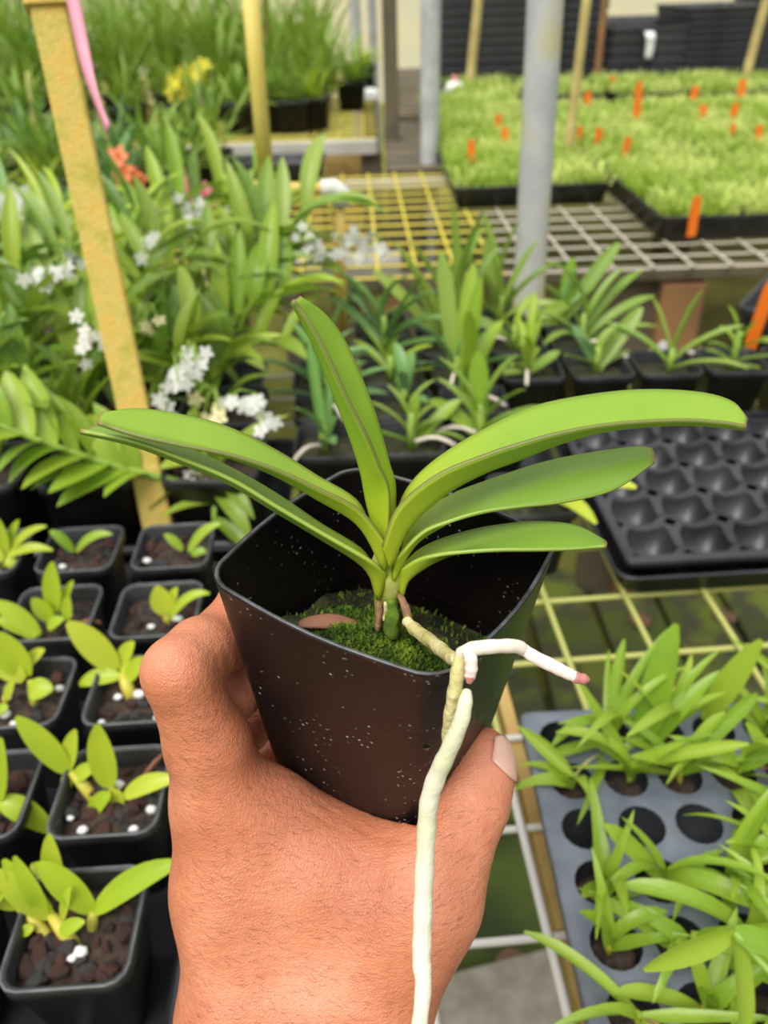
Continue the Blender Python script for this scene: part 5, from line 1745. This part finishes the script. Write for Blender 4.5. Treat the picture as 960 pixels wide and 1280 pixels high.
# coloured flowers and bits among them
for (px, py, y, key, n_, size, sp_, lab, cat) in (
        (160, 226, 1.66, 'orange_petal', 7, .022, .014, 'orange flower cluster right of the ochre stake', 'flower'),
        (238, 232, 1.60, 'pink', 7, .022, .016, 'pink flower cluster below the yellowed pipe', 'flower'),
        (240, 100, 3.32, 'yellow_petal', 12, .036, .035, 'bright yellow flower cluster at the far bench front', 'flower'),
        (8, 256, 1.62, 'flower', 8, .030, .022, 'large white orchid flowers at the frame edge', 'flower')):
    c = V(px, py, y)
    fo = thing('flower_cluster', lab, cat, (c.x, y, BENCH))
    part('flower_stalk', *tube_data([(c.x + .01, y + .01, BENCH + .0004), (c.x + .006, y + .01, (BENCH + c.z) / 2), tuple(c)], [.003, .0025, .0015], 7), M['dend_stem'], fo)
    for k in range(n_):
        p = c + Vector((bq.gauss(0, sp_), bq.gauss(0, sp_ * .6), bq.gauss(0, sp_)))
        rot = Matrix.Rotation(bq.uniform(-.8, .8), 4, 'Z') @ Matrix.Rotation(R(bq.uniform(40, 100)), 4, 'X') @ Matrix.Rotation(bq.uniform(0, 6), 4, 'Z')
        place('flower', FLOWER[key], fo, Matrix.Translation(p) @ rot @ Matrix.Scale(size * bq.uniform(.8, 1.2), 4))
# terracotta pot and a black box among them
g = V(14, 232, 1.78)
tpv, tpf = loft([[(g.x + math.cos(a) * r_, 1.78 + math.sin(a) * r_, z) for a in np.linspace(0, 2 * math.pi, 17)[:-1]] for r_, z in ((.016, BENCH + .0004), (.024, BENCH + .05), (.027, BENCH + .05), (.027, BENCH + .062), (.022, BENCH + .062), (.016, BENCH + .03))], True, True)
t_ = link('clay_pot', mesh('clay_pot', tpv, tpf, M['orange_petal'])); tag(t_, 'tiny terracotta pot by the frame edge among dark pots', 'pot')
for (px, y, lx, lab) in ((343, 2.48, .30, 'black tray at the back of the yellow wire bench behind the pipe frame'), (40, 2.0, .40, 'black tray among dark pots left of the ochre stake')):
    carry_tray(lab, V(px, 220, y).x, y, lx, .16, 0, z0=BENCH + .0004, h=.06)
wt = V(448, 112, 4.25)
b = MB(); b.box((wt.x - .09, 4.2, BENCH + .001), (wt.x + .09, 4.35, BENCH + .03)); b.box((wt.x - .075, 4.215, BENCH + .03), (wt.x + .075, 4.335, BENCH + .036))
o = link('plastic_box', mesh('plastic_box', b.v, b.f, M['white'], False)); tag(o, 'pale flat plastic box lying on the far bench before the grey pipes', 'box')
sc_ = V(568, 122, 3.98)
bm = bmesh.new(); bmesh.ops.create_uvsphere(bm, u_segments=14, v_segments=8, radius=.045)
for vv in bm.verts: vv.co.z *= 1.25 if vv.co.z < 0 else .8
me = bpy.data.meshes.new('jug'); bm.to_mesh(me); bm.free(); me.materials.append(M['white']); me.polygons.foreach_set('use_smooth', [True] * len(me.polygons))
jg = thing('plastic_jug', 'small white plastic jug beside the far tray at the thin pipe', 'jug', (sc_.x, sc_.y, BENCH + .055))
place('body', me, jg, WM[jg].copy()); part('cap', *tube_data([WM[jg].translation + Vector((0, 0, .03)), WM[jg].translation + Vector((0, 0, .055))], .014, 10), M['pink'], jg)
# brown leaf litter on the darkened ground and on the boards
for (px, py, z, s_, lab) in ((640, 1212, .014, .035, 'brown clump of leaf litter on the dark ground beside the paver'), (800, 775, .055, .030, 'dry brown leaf lying on the mossy boards'), (905, 770, .055, .03, 'dry leaf scrap on the mossy boards near the frame edge')):
    g = G(px, py, z)
    o = link('leaf_litter', mats_of(rock(int(px), .3, 2), M['leaflitter']), None, Matrix.Translation(g) @ Matrix.Scale(s_, 4)); tag(o, lab, 'leaf litter')
